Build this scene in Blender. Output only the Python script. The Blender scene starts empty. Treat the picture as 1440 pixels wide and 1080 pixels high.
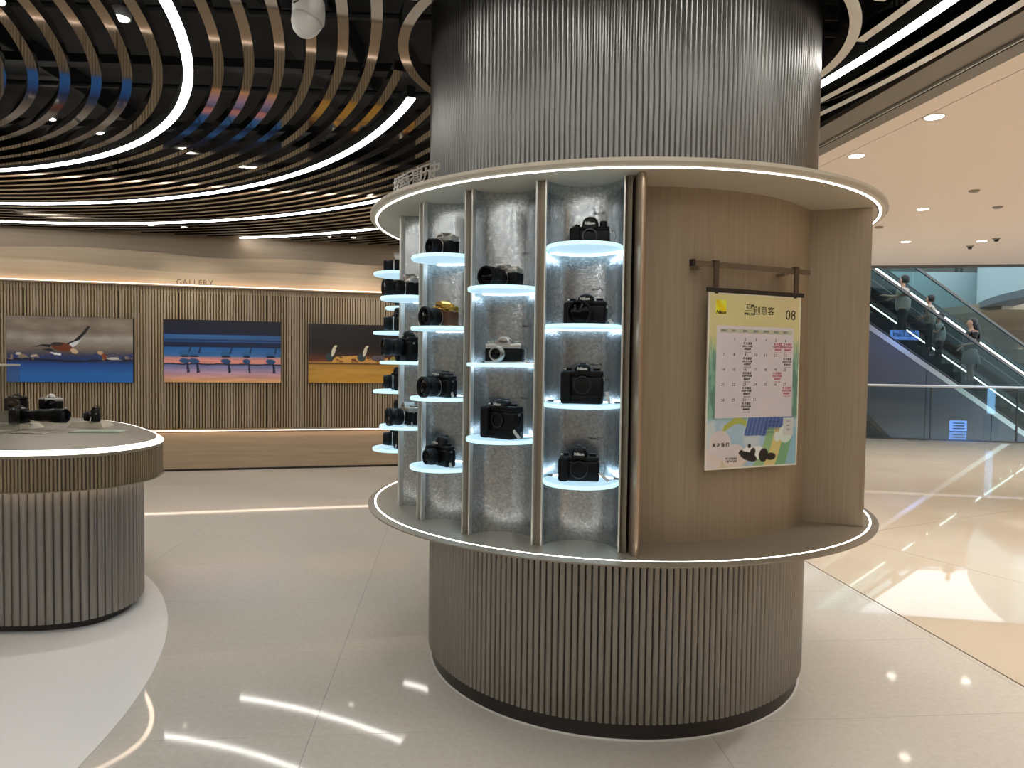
import bpy, bmesh, math, random
import numpy as np
from mathutils import Vector, Matrix
PI = math.pi
random.seed(7)
SC = bpy.context.scene
COL = SC.collection
R_ = math.radians

# ------------------------------------------------------------------ camera, world, lights, exposure
cam_d = bpy.data.cameras.new('camera'); cam = bpy.data.objects.new('camera', cam_d); COL.objects.link(cam)
cam_d.sensor_width = 36.0; cam_d.lens = 36.0 * 986.2 / 1440.0; cam_d.clip_end = 200
PITCH, ROLL = 0.0345, 0.0135
_f = Vector((0, math.cos(PITCH), -math.sin(PITCH))); _u = Vector((0, math.sin(PITCH), math.cos(PITCH))); _r = Vector((1, 0, 0))
_r2 = math.cos(ROLL) * _r + math.sin(ROLL) * _u; _u2 = -math.sin(ROLL) * _r + math.cos(ROLL) * _u
cam.matrix_world = Matrix(((_r2.x, _u2.x, -_f.x, 0), (_r2.y, _u2.y, -_f.y, 0), (_r2.z, _u2.z, -_f.z, 1.5), (0, 0, 0, 1)))
SC.camera = cam
SC.cycles.use_denoising = True
try: SC.cycles.denoiser = 'OPENIMAGEDENOISE'
except Exception: pass
SC.cycles.max_bounces = 9; SC.cycles.diffuse_bounces = 4; SC.cycles.glossy_bounces = 5
SC.cycles.transparent_max_bounces = 16; SC.cycles.sample_clamp_indirect = 6.0
SC.cycles.caustics_reflective = False; SC.cycles.caustics_refractive = False
SC.view_settings.view_transform = 'Standard'; SC.view_settings.look = 'None'
SC.view_settings.exposure = 0.0; SC.view_settings.gamma = 1.0; SC.view_settings.use_curve_mapping = False

WORLD_STR = 2.0        # daylight beyond the atrium
RING_E = 21.0           # luminous ceiling rings
LED_E = 6.0            # slim LED lines on pillar and counter
SHELF_E = 0.85         # back lit glass discs
w = bpy.data.worlds.new('daylight'); SC.world = w; w.use_nodes = True
w.node_tree.nodes['Background'].inputs[0].default_value = (0.80, 0.93, 1.0, 1)
w.node_tree.nodes['Background'].inputs[1].default_value = WORLD_STR

def lamp(name, kind, loc, energy, color=(1, .93, .82), size=.08, spot=80, blend=.6, target=None, sx=None, sy=None):
    d = bpy.data.lights.new(name, kind); d.energy = energy; d.color = color
    if kind == 'SPOT': d.spot_size = R_(spot); d.spot_blend = blend; d.shadow_soft_size = size
    elif kind == 'AREA':
        d.shape = 'RECTANGLE'; d.size = sx or size; d.size_y = sy or size
    else: d.shadow_soft_size = size
    o = bpy.data.objects.new(name, d); COL.objects.link(o); o.location = loc
    if target is not None:
        v = Vector(target) - Vector(loc); o.rotation_euler = v.to_track_quat('-Z', 'Y').to_euler()
    return o
DOWN_SHOP = 55.0
DOWN_MALL = 240.0

# ------------------------------------------------------------------ materials
def lin(c):
    return tuple(((x / 255) / 12.92 if x / 255 <= .04045 else ((x / 255 + .055) / 1.055) ** 2.4) for x in c)
MATS = {}
def mat(name, rgb, rough=.5, metal=0., emit=0., emit_rgb=None, bump=None, vary=None, coat=0., spec=.5, trans=0., ior=1.45, wood=None, aniso=0.):
    if name in MATS: return MATS[name]
    m = bpy.data.materials.new(name); m.use_nodes = True; MATS[name] = m
    nt = m.node_tree; b = nt.nodes['Principled BSDF']
    c = lin(rgb)
    b.inputs['Base Color'].default_value = (*c, 1); b.inputs['Roughness'].default_value = rough; b.inputs['Metallic'].default_value = metal
    b.inputs['Specular IOR Level'].default_value = spec
    if coat: b.inputs['Coat Weight'].default_value = coat; b.inputs['Coat Roughness'].default_value = .06
    if trans: b.inputs['Transmission Weight'].default_value = trans; b.inputs['IOR'].default_value = ior
    if emit:
        b.inputs['Emission Color'].default_value = (*lin(emit_rgb or rgb), 1); b.inputs['Emission Strength'].default_value = emit
    tc = None
    def coord(scale):
        nonlocal tc
        tc = tc or nt.nodes.new('ShaderNodeTexCoord')
        mp = nt.nodes.new('ShaderNodeMapping'); mp.inputs['Scale'].default_value = scale
        nt.links.new(tc.outputs['Object'], mp.inputs['Vector']); return mp.outputs['Vector']
    if vary:      # (scale xyz, detail, dark rgb) : slow colour variation / grain
        sc, det, rgb2 = vary
        n = nt.nodes.new('ShaderNodeTexNoise'); n.inputs['Scale'].default_value = 1; n.inputs['Detail'].default_value = det
        nt.links.new(coord(sc), n.inputs['Vector'])
        rp = nt.nodes.new('ShaderNodeValToRGB'); rp.color_ramp.elements[0].position = .35; rp.color_ramp.elements[1].position = .68
        rp.color_ramp.elements[0].color = (*lin(rgb2), 1); rp.color_ramp.elements[1].color = (*c, 1)
        nt.links.new(n.outputs['Fac'], rp.inputs['Fac']); nt.links.new(rp.outputs['Color'], b.inputs['Base Color'])
    if bump:      # (kind, scale xyz, strength, distance)
        kind, sc, st, dist = bump
        if kind == 'voronoi':
            t = nt.nodes.new('ShaderNodeTexVoronoi'); t.inputs['Scale'].default_value = 1; out = t.outputs['Distance']
        else:
            t = nt.nodes.new('ShaderNodeTexNoise'); t.inputs['Scale'].default_value = 1; t.inputs['Detail'].default_value = 4; out = t.outputs['Fac']
        nt.links.new(coord(sc), t.inputs['Vector'])
        bp = nt.nodes.new('ShaderNodeBump'); bp.inputs['Strength'].default_value = st; bp.inputs['Distance'].default_value = dist
        nt.links.new(out, bp.inputs['Height']); nt.links.new(bp.outputs['Normal'], b.inputs['Normal'])
    return m

def thin_glass(name, tint=(225, 240, 238), refl=1.0):
    m = bpy.data.materials.new(name); m.use_nodes = True; MATS[name] = m
    nt = m.node_tree; nt.nodes.clear()
    o = nt.nodes.new('ShaderNodeOutputMaterial'); mx = nt.nodes.new('ShaderNodeMixShader')
    t = nt.nodes.new('ShaderNodeBsdfTransparent'); t.inputs[0].default_value = (*lin(tint), 1)
    g = nt.nodes.new('ShaderNodeBsdfGlossy'); g.inputs['Roughness'].default_value = 0.0
    lw = nt.nodes.new('ShaderNodeLayerWeight'); lw.inputs['Blend'].default_value = .5     # Facing: the same from both sides of the pane
    pw = nt.nodes.new('ShaderNodeMath'); pw.operation = 'POWER'; pw.inputs[1].default_value = 5
    ml = nt.nodes.new('ShaderNodeMath'); ml.operation = 'MULTIPLY_ADD'; ml.inputs[1].default_value = .9 * refl; ml.inputs[2].default_value = .04 * refl; ml.use_clamp = True
    nt.links.new(lw.outputs['Facing'], pw.inputs[0]); nt.links.new(pw.outputs[0], ml.inputs[0]); nt.links.new(ml.outputs[0], mx.inputs[0])
    nt.links.new(t.outputs[0], mx.inputs[1]); nt.links.new(g.outputs[0], mx.inputs[2]); nt.links.new(mx.outputs[0], o.inputs[0])
    return m
def printed(name, rough=.4, coat=0.):
    m = bpy.data.materials.new(name); m.use_nodes = True; MATS[name] = m
    nt = m.node_tree; b = nt.nodes['Principled BSDF']; a = nt.nodes.new('ShaderNodeAttribute'); a.attribute_name = 'ink'
    nt.links.new(a.outputs['Color'], b.inputs['Base Color']); b.inputs['Roughness'].default_value = rough
    return m

M_TAUPE = mat('taupe_lacquer', (142, 132, 117), .38, .35)
M_TAUPE2 = mat('taupe_soffit', (188, 178, 160), .5)
M_RIB = mat('champagne_rib_metal', (144, 139, 133), .28, .85)
M_RIBUP = mat('steel_rib_cladding', (124, 123, 120), .3, .9)
M_RIBC = mat('grey_rib_metal', (144, 140, 135), .32, .75)
M_BRONZE = mat('brushed_bronze', (186, 164, 142), .38, .8)
M_POST = mat('bronze_post', (142, 130, 112), .42, .4)
M_TRIM = mat('polished_steel_trim', (222, 221, 216), .32, .7)
M_GALV = mat('hammered_galvanised_steel', (200, 205, 207), .21, .93, vary=((90, 90, 90), 3, (166, 173, 178)), bump=('voronoi', (150, 150, 150), .15, .0013))
M_WOOD = mat('tan_wood_veneer', (163, 145, 120), .5, vary=((120, 120, 2.5), 4, (151, 133, 108)))
M_WALLW = mat('wall_wood_veneer', (172, 153, 128), .5, vary=((1.2, 1.2, 30), 5, (160, 141, 116)))
M_SLAT = mat('slat_wood', (168, 149, 122), .55, vary=((40, 40, 1.5), 3, (150, 131, 104)))
M_SLATBACK = mat('slat_groove', (72, 60, 46), .7)
M_CSLAT = mat('counter_slat_wood', (150, 132, 106), .5, vary=((60, 60, 2), 3, (128, 110, 86)))
M_DARK = mat('dark_plinth', (38, 32, 29), .4)
M_BLACK = mat('ceiling_black', (13, 12, 12), .7)
M_DUCT = mat('dark_duct', (24, 24, 26), .6)
M_MIRROR = mat('mirror_steel', (184, 181, 178), .04, 1.)
M_LED = mat('led_white', (255, 250, 243), .5, emit=LED_E, emit_rgb=(255, 249, 240))
M_RING = mat('ring_led', (255, 255, 252), .5, emit=RING_E, emit_rgb=(255, 252, 246))
M_WARM = mat('warm_led_strip', (255, 228, 200), .5, emit=6, emit_rgb=(255, 226, 202))
M_DLED = mat('downlight_lens', (255, 250, 240), .5, emit=14, emit_rgb=(255, 246, 230))
M_WHITE = mat('white_plastic', (215, 213, 208), .4)
M_DISC = mat('frosted_lit_glass', (120, 150, 160), .35, emit=SHELF_E, emit_rgb=(190, 226, 246))
M_DISCRIM = mat('bright_disc_edge', (170, 205, 208), .3, emit=SHELF_E * 1.1, emit_rgb=(204, 246, 248))
M_SHLED = mat('shelf_led', (235, 248, 255), .5, emit=15, emit_rgb=(222, 240, 255))
M_CAMBLK = mat('camera_black', (6, 6, 7), .4, spec=.22, bump=('noise', (900, 900, 900), .15, .0004))
M_CAMGRIP = mat('camera_rubber', (5, 5, 6), .6, spec=.18, bump=('noise', (700, 700, 700), .4, .0006))
M_CAMSILV = mat('camera_silver', (196, 194, 188), .28, .85)
M_CAMGOLD = mat('camera_gold', (214, 170, 78), .25, .9)
M_LEATHER = mat('brown_leatherette', (84, 52, 30), .55)
M_GLASSD = mat('lens_glass', (5, 5, 9), .12, spec=.15)
M_TAG = mat('grey_security_tag', (188, 186, 180), .45)
M_BRACKET = mat('shelf_bracket', (110, 112, 112), .3, .9)
M_INKBLK = mat('black_ink', (24, 23, 22), .6)
M_INKWHT = mat('white_ink', (225, 225, 220), .5)
M_INKRED = mat('red_ink', (190, 60, 80), .6)
M_INKNAVY = mat('navy_ink', (52, 70, 120), .6)
M_PRINT = printed('printed_sheet', .32)
M_PAPER = mat('white_board', (226, 222, 212), .4)
M_GREY = mat('letter_metal', (176, 172, 164), .35, .5)
M_BRNLET = mat('brown_letter', (86, 68, 52), .45)
M_CREAM = mat('cream_plaster', (240, 225, 212), .6)
M_HEADER = mat('taupe_header_metal', (122, 112, 100), .4, .4)
M_SHOPF = mat('shop_floor_stone', (211, 206, 197), .05, vary=((40, 40, 40), 5, (204, 198, 188)), spec=.3)
M_DISCF = mat('pale_floor_disc', (242, 240, 237), .25, spec=.25)
M_MALLF = mat('polished_beige_marble', (216, 202, 182), .03, vary=((.8, .8, .8), 6, (207, 191, 169)), spec=.6)
M_JOINT = mat('floor_joint', (120, 110, 96), .6)
M_GLASS = thin_glass('balustrade_glass', (238, 245, 244), 1.5)
M_ESCGL = thin_glass('escalator_glass', (202, 218, 218), .6)
M_ACRYL = thin_glass('acrylic', (247, 248, 248), 1.2)
M_RUBBER = mat('handrail_rubber', (14, 15, 17), .35)
M_CLAD = mat('escalator_cladding', (88, 91, 99), .32, .7)
M_ESCSTEEL = mat('escalator_steel', (120, 126, 128), .3, .8)
M_STEP = mat('escalator_step', (26, 29, 32), .5, .3)
M_ATRIUM = mat('atrium_fascia_paint', (176, 196, 200), .5)
M_BLUE = mat('blue_lit_screen', (120, 165, 255), .5, emit=9, emit_rgb=(104, 156, 255))
M_WALL = mat('plain_wall', (150, 140, 126), .6)

# ------------------------------------------------------------------ mesh helpers
def mesh_data(name, verts, faces, m, smooth=False):
    me = bpy.data.meshes.new(name); me.from_pydata([tuple(v) for v in verts], [], faces); me.update()
    if m is not None:
        for x in (m if isinstance(m, (list, tuple)) else [m]): me.materials.append(x)
    if smooth: me.polygons.foreach_set('use_smooth', [True] * len(me.polygons))
    return me
def link(name, data, parent=None, loc=None, rotz=None):
    o = bpy.data.objects.new(name, data); COL.objects.link(o)
    if parent is not None: o.parent = parent
    if loc is not None: o.location = loc
    if rotz is not None: o.rotation_euler = (0, 0, rotz)
    return o
def fixn(me):
    bm = bmesh.new(); bm.from_mesh(me); bmesh.ops.recalc_face_normals(bm, faces=bm.faces); bm.to_mesh(me); bm.free()
class MB:
    def __init__(s): s.v = []; s.f = []
    def add(s, v, f):
        k = len(s.v); s.v += [tuple(x) for x in v]; s.f += [tuple(i + k for i in q) for q in f]; return s
    def box(s, x0, x1, y0, y1, z0, z1):
        return s.add([(x0, y0, z0), (x1, y0, z0), (x1, y1, z0), (x0, y1, z0), (x0, y0, z1), (x1, y0, z1), (x1, y1, z1), (x0, y1, z1)],
                     [(0, 3, 2, 1), (4, 5, 6, 7), (0, 1, 5, 4), (1, 2, 6, 5), (2, 3, 7, 6), (3, 0, 4, 7)])
    def obox(s, c, ax, ay, az):   # oriented box: centre and three half-axis vectors
        c, ax, ay, az = map(Vector, (c, ax, ay, az))
        v = [c + sx * ax + sy * ay + sz * az for sz in (-1, 1) for sx, sy in ((-1, -1), (1, -1), (1, 1), (-1, 1))]
        return s.add(v, [(0, 3, 2, 1), (4, 5, 6, 7), (0, 1, 5, 4), (1, 2, 6, 5), (2, 3, 7, 6), (3, 0, 4, 7)])
    def bar(s, a, b, wd, ht, up=(0, 0, 1)):
        a, b, up = Vector(a), Vector(b), Vector(up); d = (b - a).normalized(); sd = d.cross(up).normalized(); u = sd.cross(d)
        return s.obox((a + b) / 2, (b - a) / 2, sd * wd / 2, u * ht / 2)
    def tube(s, pts, r, n=8, caps=True):
        pts = [Vector(q) for q in pts]; rs = r if isinstance(r, (list, tuple)) else [r] * len(pts); base = len(s.v); prev = None
        for i, q in enumerate(pts):
            d = (pts[min(i + 1, len(pts) - 1)] - pts[max(i - 1, 0)]).normalized()
            if prev is None: prev = d.orthogonal().normalized()
            prev = (prev - d * prev.dot(d)).normalized(); e = d.cross(prev)
            s.v += [tuple(q + rs[i] * (math.cos(2 * PI * k / n) * prev + math.sin(2 * PI * k / n) * e)) for k in range(n)]
        for i in range(len(pts) - 1):
            for k in range(n):
                a, b = base + i * n + k, base + i * n + (k + 1) % n
                s.f.append((a, b, b + n, a + n))
        if caps:
            s.f.append(tuple(base + k for k in reversed(range(n)))); s.f.append(tuple(base + (len(pts) - 1) * n + k for k in range(n)))
        return s
    def lathe(s, prof, n=48, M=None, a0=0., a1=2 * PI, cap=False):   # prof: (r, z); around z, then matrix M
        base = len(s.v); full = abs(a1 - a0 - 2 * PI) < 1e-6; m = n if full else n + 1
        M = M or Matrix.Identity(4)
        for r, z in prof:
            for k in range(m):
                t = a0 + (a1 - a0) * k / n; s.v.append(tuple(M @ Vector((r * math.cos(t), r * math.sin(t), z))))
        for i in range(len(prof) - 1):
            for k in range(n):
                a, b = base + i * m + k, base + i * m + (k + 1) % m
                s.f.append((a, b, b + m, a + m))
        if cap:
            s.f.append(tuple(base + k for k in reversed(range(m)))); s.f.append(tuple(base + (len(prof) - 1) * m + k for k in range(m)))
        return s
    def prism(s, poly, z0, z1, M=None):
        M = M or Matrix.Identity(4); n = len(poly)
        v = [M @ Vector((x, y, z0)) for x, y in poly] + [M @ Vector((x, y, z1)) for x, y in poly]
        return s.add(v, [tuple(reversed(range(n))), tuple(range(n, 2 * n))] + [(i, (i + 1) % n, n + (i + 1) % n, n + i) for i in range(n)])
    def build(s, name, m, parent=None, smooth=False, bevel=0., loc=None, rotz=None, auto=False, seg=2):
        me = mesh_data(name, s.v, s.f, m, smooth); fixn(me)
        o = link(name, me, parent, loc, rotz)
        if bevel:
            b = o.modifiers.new('bevel', 'BEVEL'); b.width = bevel; b.segments = seg; b.limit_method = 'ANGLE'; b.angle_limit = R_(40)
        if auto: smooth_by_angle(me)
        return o
def smooth_by_angle(me, ang=35):
    bm = bmesh.new(); bm.from_mesh(me)
    for f in bm.faces: f.smooth = True
    for e in bm.edges:
        e.smooth = not (len(e.link_faces) == 2 and e.calc_face_angle(0) > R_(ang))
    bm.to_mesh(me); bm.free()
def thing(name, label, cat, loc=(0, 0, 0), rotz=0., group=None):
    o = bpy.data.objects.new(name, None); COL.objects.link(o); o.empty_display_size = .05
    o.location = loc; o.rotation_euler = (0, 0, rotz); o['label'] = label; o['category'] = cat
    if group: o['group'] = group
    return o
def tag(o, label, cat, group=None):
    o['label'] = label; o['category'] = cat
    if group: o['group'] = group
    return o
def struct(o): o['kind'] = 'structure'; return o
def stuff(o): o['kind'] = 'stuff'; return o

TXT = {}
def text_data(s, size, m, align='CENTER', depth=0., bold=0., shear=0.):
    key = (s, round(size, 5), m.name, align, depth, bold, shear)
    if key in TXT: return TXT[key]
    c = bpy.data.curves.new('lettering', 'FONT'); c.body = s; c.size = size; c.align_x = align; c.align_y = 'CENTER'
    c.extrude = depth; c.offset = bold; c.shear = shear; c.resolution_u = 2
    o = bpy.data.objects.new('lettering', c); COL.objects.link(o)
    dg = bpy.context.evaluated_depsgraph_get(); me = bpy.data.meshes.new_from_object(o.evaluated_get(dg))
    bpy.data.objects.remove(o); bpy.data.curves.remove(c)
    me.materials.clear(); me.materials.append(m); TXT[key] = me
    return me
def text(name, s, size, m, parent, M, **k):
    """flat lettering: local x right, y up, facing local +z, placed by matrix M in the parent's space"""
    me = text_data(s, size, m, **k); o = link(name, me, parent); o.matrix_local = M; return o
def face_matrix(loc, right, up):
    r, u = Vector(right).normalized(), Vector(up).normalized(); n = r.cross(u)
    return Matrix(((r.x, u.x, n.x, loc[0]), (r.y, u.y, n.y, loc[1]), (r.z, u.z, n.z, loc[2]), (0, 0, 0, 1)))

def value_noise(x, y, seed=0):
    xi, yi = np.floor(x).astype(int), np.floor(y).astype(int); fx, fy = x - xi, y - yi
    fx, fy = fx * fx * (3 - 2 * fx), fy * fy * (3 - 2 * fy)
    def h(a, b):
        v = np.sin(a * 127.1 + b * 311.7 + seed * 74.7) * 43758.5453; return v - np.floor(v)
    return (h(xi, yi) * (1 - fx) + h(xi + 1, yi) * fx) * (1 - fy) + (h(xi, yi + 1) * (1 - fx) + h(xi + 1, yi + 1) * fx) * fy
def fbm(x, y, seed=0):
    return sum(value_noise(x * 2 ** k, y * 2 ** k, seed + k) / 2 ** (k + 1) for k in range(4)) / .94
def sheet(name, wd, ht, nx, ny, func, parent, M, m=None):
    """a printed flat sheet: grid in local xy (origin at centre), ink colour per vertex from func(u, v) in sRGB 0..255; u to the right, v up"""
    u, v = np.meshgrid(np.linspace(0, 1, nx + 1), np.linspace(0, 1, ny + 1))
    rgb = np.clip(func(u.ravel(), v.ravel()), 0, 255) / 255
    rgb = np.where(rgb <= .04045, rgb / 12.92, ((rgb + .055) / 1.055) ** 2.4)
    P = np.stack([(u.ravel() - .5) * wd, (v.ravel() - .5) * ht, np.zeros(u.size)], -1)
    i = np.arange(nx * ny); r, c = i // nx, i % nx; a = r * (nx + 1) + c
    F = np.stack([a, a + 1, a + nx + 2, a + nx + 1], -1)
    me = bpy.data.meshes.new(name); me.from_pydata(P.tolist(), [], F.tolist()); me.update(); me.materials.append(m or M_PRINT)
    at = me.color_attributes.new('ink', 'FLOAT_COLOR', 'POINT'); at.data.foreach_set('color', np.c_[rgb, np.ones(len(rgb))].ravel().astype(np.float32))
    o = link(name, me, parent); o.matrix_local = M; return o

# ------------------------------------------------------------------ layout constants (metres; camera above the origin)
PX, PY = 0.524, 3.644                       # pillar axis
WA = Vector((-4.5, 9.0)); WT = Vector((1, .252)).normalized(); WN = Vector((WT.y, -WT.x))     # gallery wall line, tangent, normal into the shop
RC = Vector((-5.2, 2.3))                    # centre of the ceiling rings
def bx(y): return 2.325 - .13 * (y - 4.6)   # shop / mall boundary (header)
def fx(y): return 2.30 - .085 * (y - 4.6)   # the floor line under it
def pol(r, deg, z=0.): a = R_(deg); return Vector((PX + r * math.sin(a), PY - r * math.cos(a), z))
def wallp(s, z, off=0.): q = WA + WT * s + WN * off; return Vector((q.x, q.y, z))

# ------------------------------------------------------------------ the shell
def clip_poly(poly, inside, cut):
    out = []
    for i in range(len(poly)):
        a, b = poly[i], poly[(i + 1) % len(poly)]; ia, ib = inside(a), inside(b)
        if ia: out.append(a)
        if ia != ib: out.append(cut(a, b))
    return out
def clip_halfplane(poly, P0, n):
    f = lambda q: (q[0] - P0[0]) * n[0] + (q[1] - P0[1]) * n[1]
    return clip_poly(poly, lambda q: f(q) >= 0, lambda a, b: tuple(a[k] + (b[k] - a[k]) * f(a) / (f(a) - f(b)) for k in (0, 1)))
FL_P, FL_N = (fx(4.6), 4.6), Vector((1, .085)).normalized()
floor = struct(MB().box(-11.5, 12, -5.5, 14.6, -.25, -.012).build('floor', M_JOINT))
# cut the atrium side of the slab along the balustrade line
BAL_P, BAL_T = Vector((8.42, 14.05)), Vector((.984, -.177)).normalized(); BAL_N = Vector((BAL_T.y, -BAL_T.x))  # points to the camera side
bpy.data.objects.remove(floor)
slab = clip_halfplane([(-11.5, -5.5), (14, -5.5), (14, 15.5), (-11.5, 15.5)], BAL_P, BAL_N)
floor = struct(MB().prism(slab, -.3, -.012).build('floor', M_JOINT))
def tiles(ang, size, org, region, m, gap, name):
    c, s = math.cos(ang), math.sin(ang); n = 0
    for i in range(-16, 17):
        for j in range(-16, 17):
            q = [(org[0] + c * a - s * b, org[1] + s * a + c * b) for a, b in
                 ((i * size[0] + gap, j * size[1] + gap), ((i + 1) * size[0] - gap, j * size[1] + gap), ((i + 1) * size[0] - gap, (j + 1) * size[1] - gap), (i * size[0] + gap, (j + 1) * size[1] - gap))]
            q = region(q)
            if len(q) >= 3:
                MB().prism(q, -.012, 0.0).build(name, m, floor); n += 1
    return n
WALLOFF = .02
def shop_region(q):
    q = clip_halfplane(q, FL_P, -FL_N)
    if len(q) >= 3: q = clip_halfplane(q, (WA.x, WA.y), WN)
    if len(q) >= 3: q = clip_halfplane(q, (-9.5, 0), (1, 0))
    if len(q) >= 3: q = clip_halfplane(q, (0, -4.5), (0, 1))
    return q
def mall_region(q):
    q = clip_halfplane(q, (FL_P[0] + .012, FL_P[1]), FL_N)
    if len(q) >= 3: q = clip_halfplane(q, BAL_P, BAL_N)
    if len(q) >= 3: q = clip_halfplane(q, (13.4, 0), (-1, 0))
    if len(q) >= 3: q = clip_halfplane(q, (0, -4.5), (0, 1))
    return q
tiles(R_(5), (1.6, .8), (-.78, 2.73), shop_region, M_SHOPF, .0008, 'floor_tile')
tiles(R_(27), (2.4, 2.4), (6.1, 10.4), mall_region, M_MALLF, .0025, 'marble_slab')
# pale floor disc under the round counter, lying flush in the floor
t0 = [(RC.x + 3.65 * math.cos(t), RC.y + 3.65 * math.sin(t)) for t in np.linspace(0, 2 * PI, 121)[:-1]]
q = clip_halfplane(t0, (-9.5, 0), (1, 0))
tr = MB().prism(q, -.004, .0025).build('floor_inlay', M_DISCF, floor)

# gallery wall ------------------------------------------------------------
S0, S1 = -5.2, 6.6
wall = struct(MB().prism([tuple(wallp(S0, 0).xy), tuple(wallp(S1, 0).xy), tuple(wallp(S1, 0, -.2).xy), tuple(wallp(S0, 0, -.2).xy)], 0, 3.9).build('wall_back', M_WALLW))
def wslab(name, s0, s1, z0, z1, off0, off1, m, parent, bevel=0.):
    P = [tuple(wallp(s, 0, o).xy) for s, o in ((s0, off0), (s1, off0), (s1, off1), (s0, off1))]
    return MB().prism(P, z0, z1).build(name, m, parent, bevel=bevel)
# stepped relief of the upper wall, wavy top edges
def wavy(l, s):
    xs = [a for a, b in l]; return float(np.interp(s, xs, [b for a, b in l]))
L1 = [(-5.2, 2.78), (-3.6, 2.84), (-2.4, 2.76), (-1.79, 2.779), (-1.02, 2.83), (-.62, 2.822), (.11, 2.80), (.56, 2.757), (1.01, 2.767), (1.73, 2.805), (2.16, 2.775), (2.71, 2.755), (3.6, 2.80), (4.8, 2.75), (6.6, 2.80)]
L2 = [(-5.2, 2.60), (-3.4, 2.66), (-1.79, 2.65), (-1.02, 2.643), (-.63, 2.609), (.11, 2.555), (.67, 2.555), (1.48, 2.618), (1.97, 2.584), (2.71, 2.567), (3.8, 2.63), (5, 2.56), (6.6, 2.6)]
M_WALLT = mat('upper_wall_veneer_dim', (128, 112, 91), .5, vary=((1.2, 1.2, 30), 5, (120, 104, 84))); M_WALLM = mat('middle_wall_veneer_half_lit', (154, 136, 112), .5, vary=((1.2, 1.2, 30), 5, (145, 127, 104)))  # tones step darker upward, painting in the fade of the ledge light
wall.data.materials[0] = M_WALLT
for l, off in ((L1, .03), (L2, .06)):
    ss = np.linspace(S0, S1, 150); sm = np.convolve(np.pad([wavy(l, s) for s in ss], 4, mode='edge'), np.ones(9) / 9, 'valid')
    m_ = MB(); v = []; f = []
    for s, z in zip(ss, sm):
        v += [wallp(s, 2.30, off), wallp(s, z, off), wallp(s, z, 0), wallp(s, 2.30, 0)]
    for i in range(len(ss) - 1):
        a = i * 4
        f += [(a, a + 4, a + 5, a + 1), (a + 1, a + 5, a + 6, a + 2), (a, a + 3, a + 7, a + 4)]
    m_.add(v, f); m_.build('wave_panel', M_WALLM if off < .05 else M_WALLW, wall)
# slatted field, proud of the wall, in panels with fine seams
seams = [S0] + [-4.6, -3.6, -2.55, -1.524, -.475, .219, 1.286, 1.976, 3.0, 4.0, 5.0] + [S1]
for a, b in zip(seams[:-1], seams[1:]):
    pn = wslab('slat_panel', a + .004, b - .004, .555, 2.375, .02, .055, M_SLATBACK, wall)
    n = max(1, round((b - a - .012) / .0335)); pitch = (b - a - .012) / n; mb = MB()
    for i in range(n):
        s = a + .006 + (i + .5) * pitch; hw = pitch * .31
        P = [tuple(wallp(s + d, 0, o).xy) for d, o in ((-hw, .055), (hw, .055), (hw, .078), (-hw, .078))]
        mb.prism(P, .56, 2.37)
    stuff(mb.build('slat', M_SLAT, pn))
wslab('ledge', S0, S1, 2.372, 2.39, .02, .125, M_WALLW, wall)
wslab('light_strip', S0, S1, 2.39, 2.397, .085, .115, M_WARM, wall)
wslab('lower_ledge', S0, S1, .535, .556, .02, .10, M_WALLW, wall)
wslab('light_strip', S0, S1, .526, .535, .07, .095, M_WARM, wall)
base = wslab('baseboard_back', S0, S1, .03, .50, 0, .035, M_WALLW, None); struct(base)
kick = wslab('trim_1', S0, S1, 0, .03, 0, .03, M_DARK, None); struct(kick)
# remaining shop walls, ceilings (mostly out of the picture)
struct(MB().box(-9.7, -9.5, -4.7, 9.2, 0, 3.9).build('wall_left', M_WALL))
struct(MB().box(-9.7, 13.6, -4.7, -4.5, 0, 3.9).build('wall_front', M_WALL))
struct(MB().box(13.4, 13.6, -4.7, 13.0, 0, 3.4).build('wall_right', M_CREAM))
ceiling = struct(MB().prism([(-9.7, -4.7), (bx(-4.7), -4.7), (bx(10.6), 10.6), (-9.7, 8.0)], 3.9, 4.0).build('ceiling', M_BLACK))
# end of the shop where the wall meets the boundary
ye = 10.2; 
struct(MB().prism([(bx(9.3), 9.3), (bx(9.3) + .25, 9.3), (bx(11.5) + .25, 11.5), (bx(11.5), 11.5)], 0, 3.9).build('wall_end', M_WALL))
# dark services above the open ceiling
for k, y in enumerate((1.2, 2.6, 3.9, 5.2, 6.6, 8.1)):
    mb = MB(); mb.bar((-9.4, y - .5, 3.55), (min(bx(y), 2.2) - .1, y, 3.55), .10, .06); mb.build('cable_tray', M_DUCT, ceiling)
    mb = MB(); mb.tube([(-9.4, y + .25, 3.66), (min(bx(y), 2.2) - .1, y + .75, 3.66)], .025, 8); mb.build('pipe', M_DUCT, ceiling)
for x, wd, z in ((-7.2, .5, 3.7), (-4.0, .6, 3.72), (-1.4, .45, 3.7), (.6, .3, 3.74)):
    mb = MB(); mb.box(x - wd / 2, x + wd / 2, -4.4, 8.0 if x < -1.5 else (8.9 if x < 0 else 2.2), z, z + .18); mb.build('duct', M_DUCT, ceiling, bevel=.01)
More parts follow.
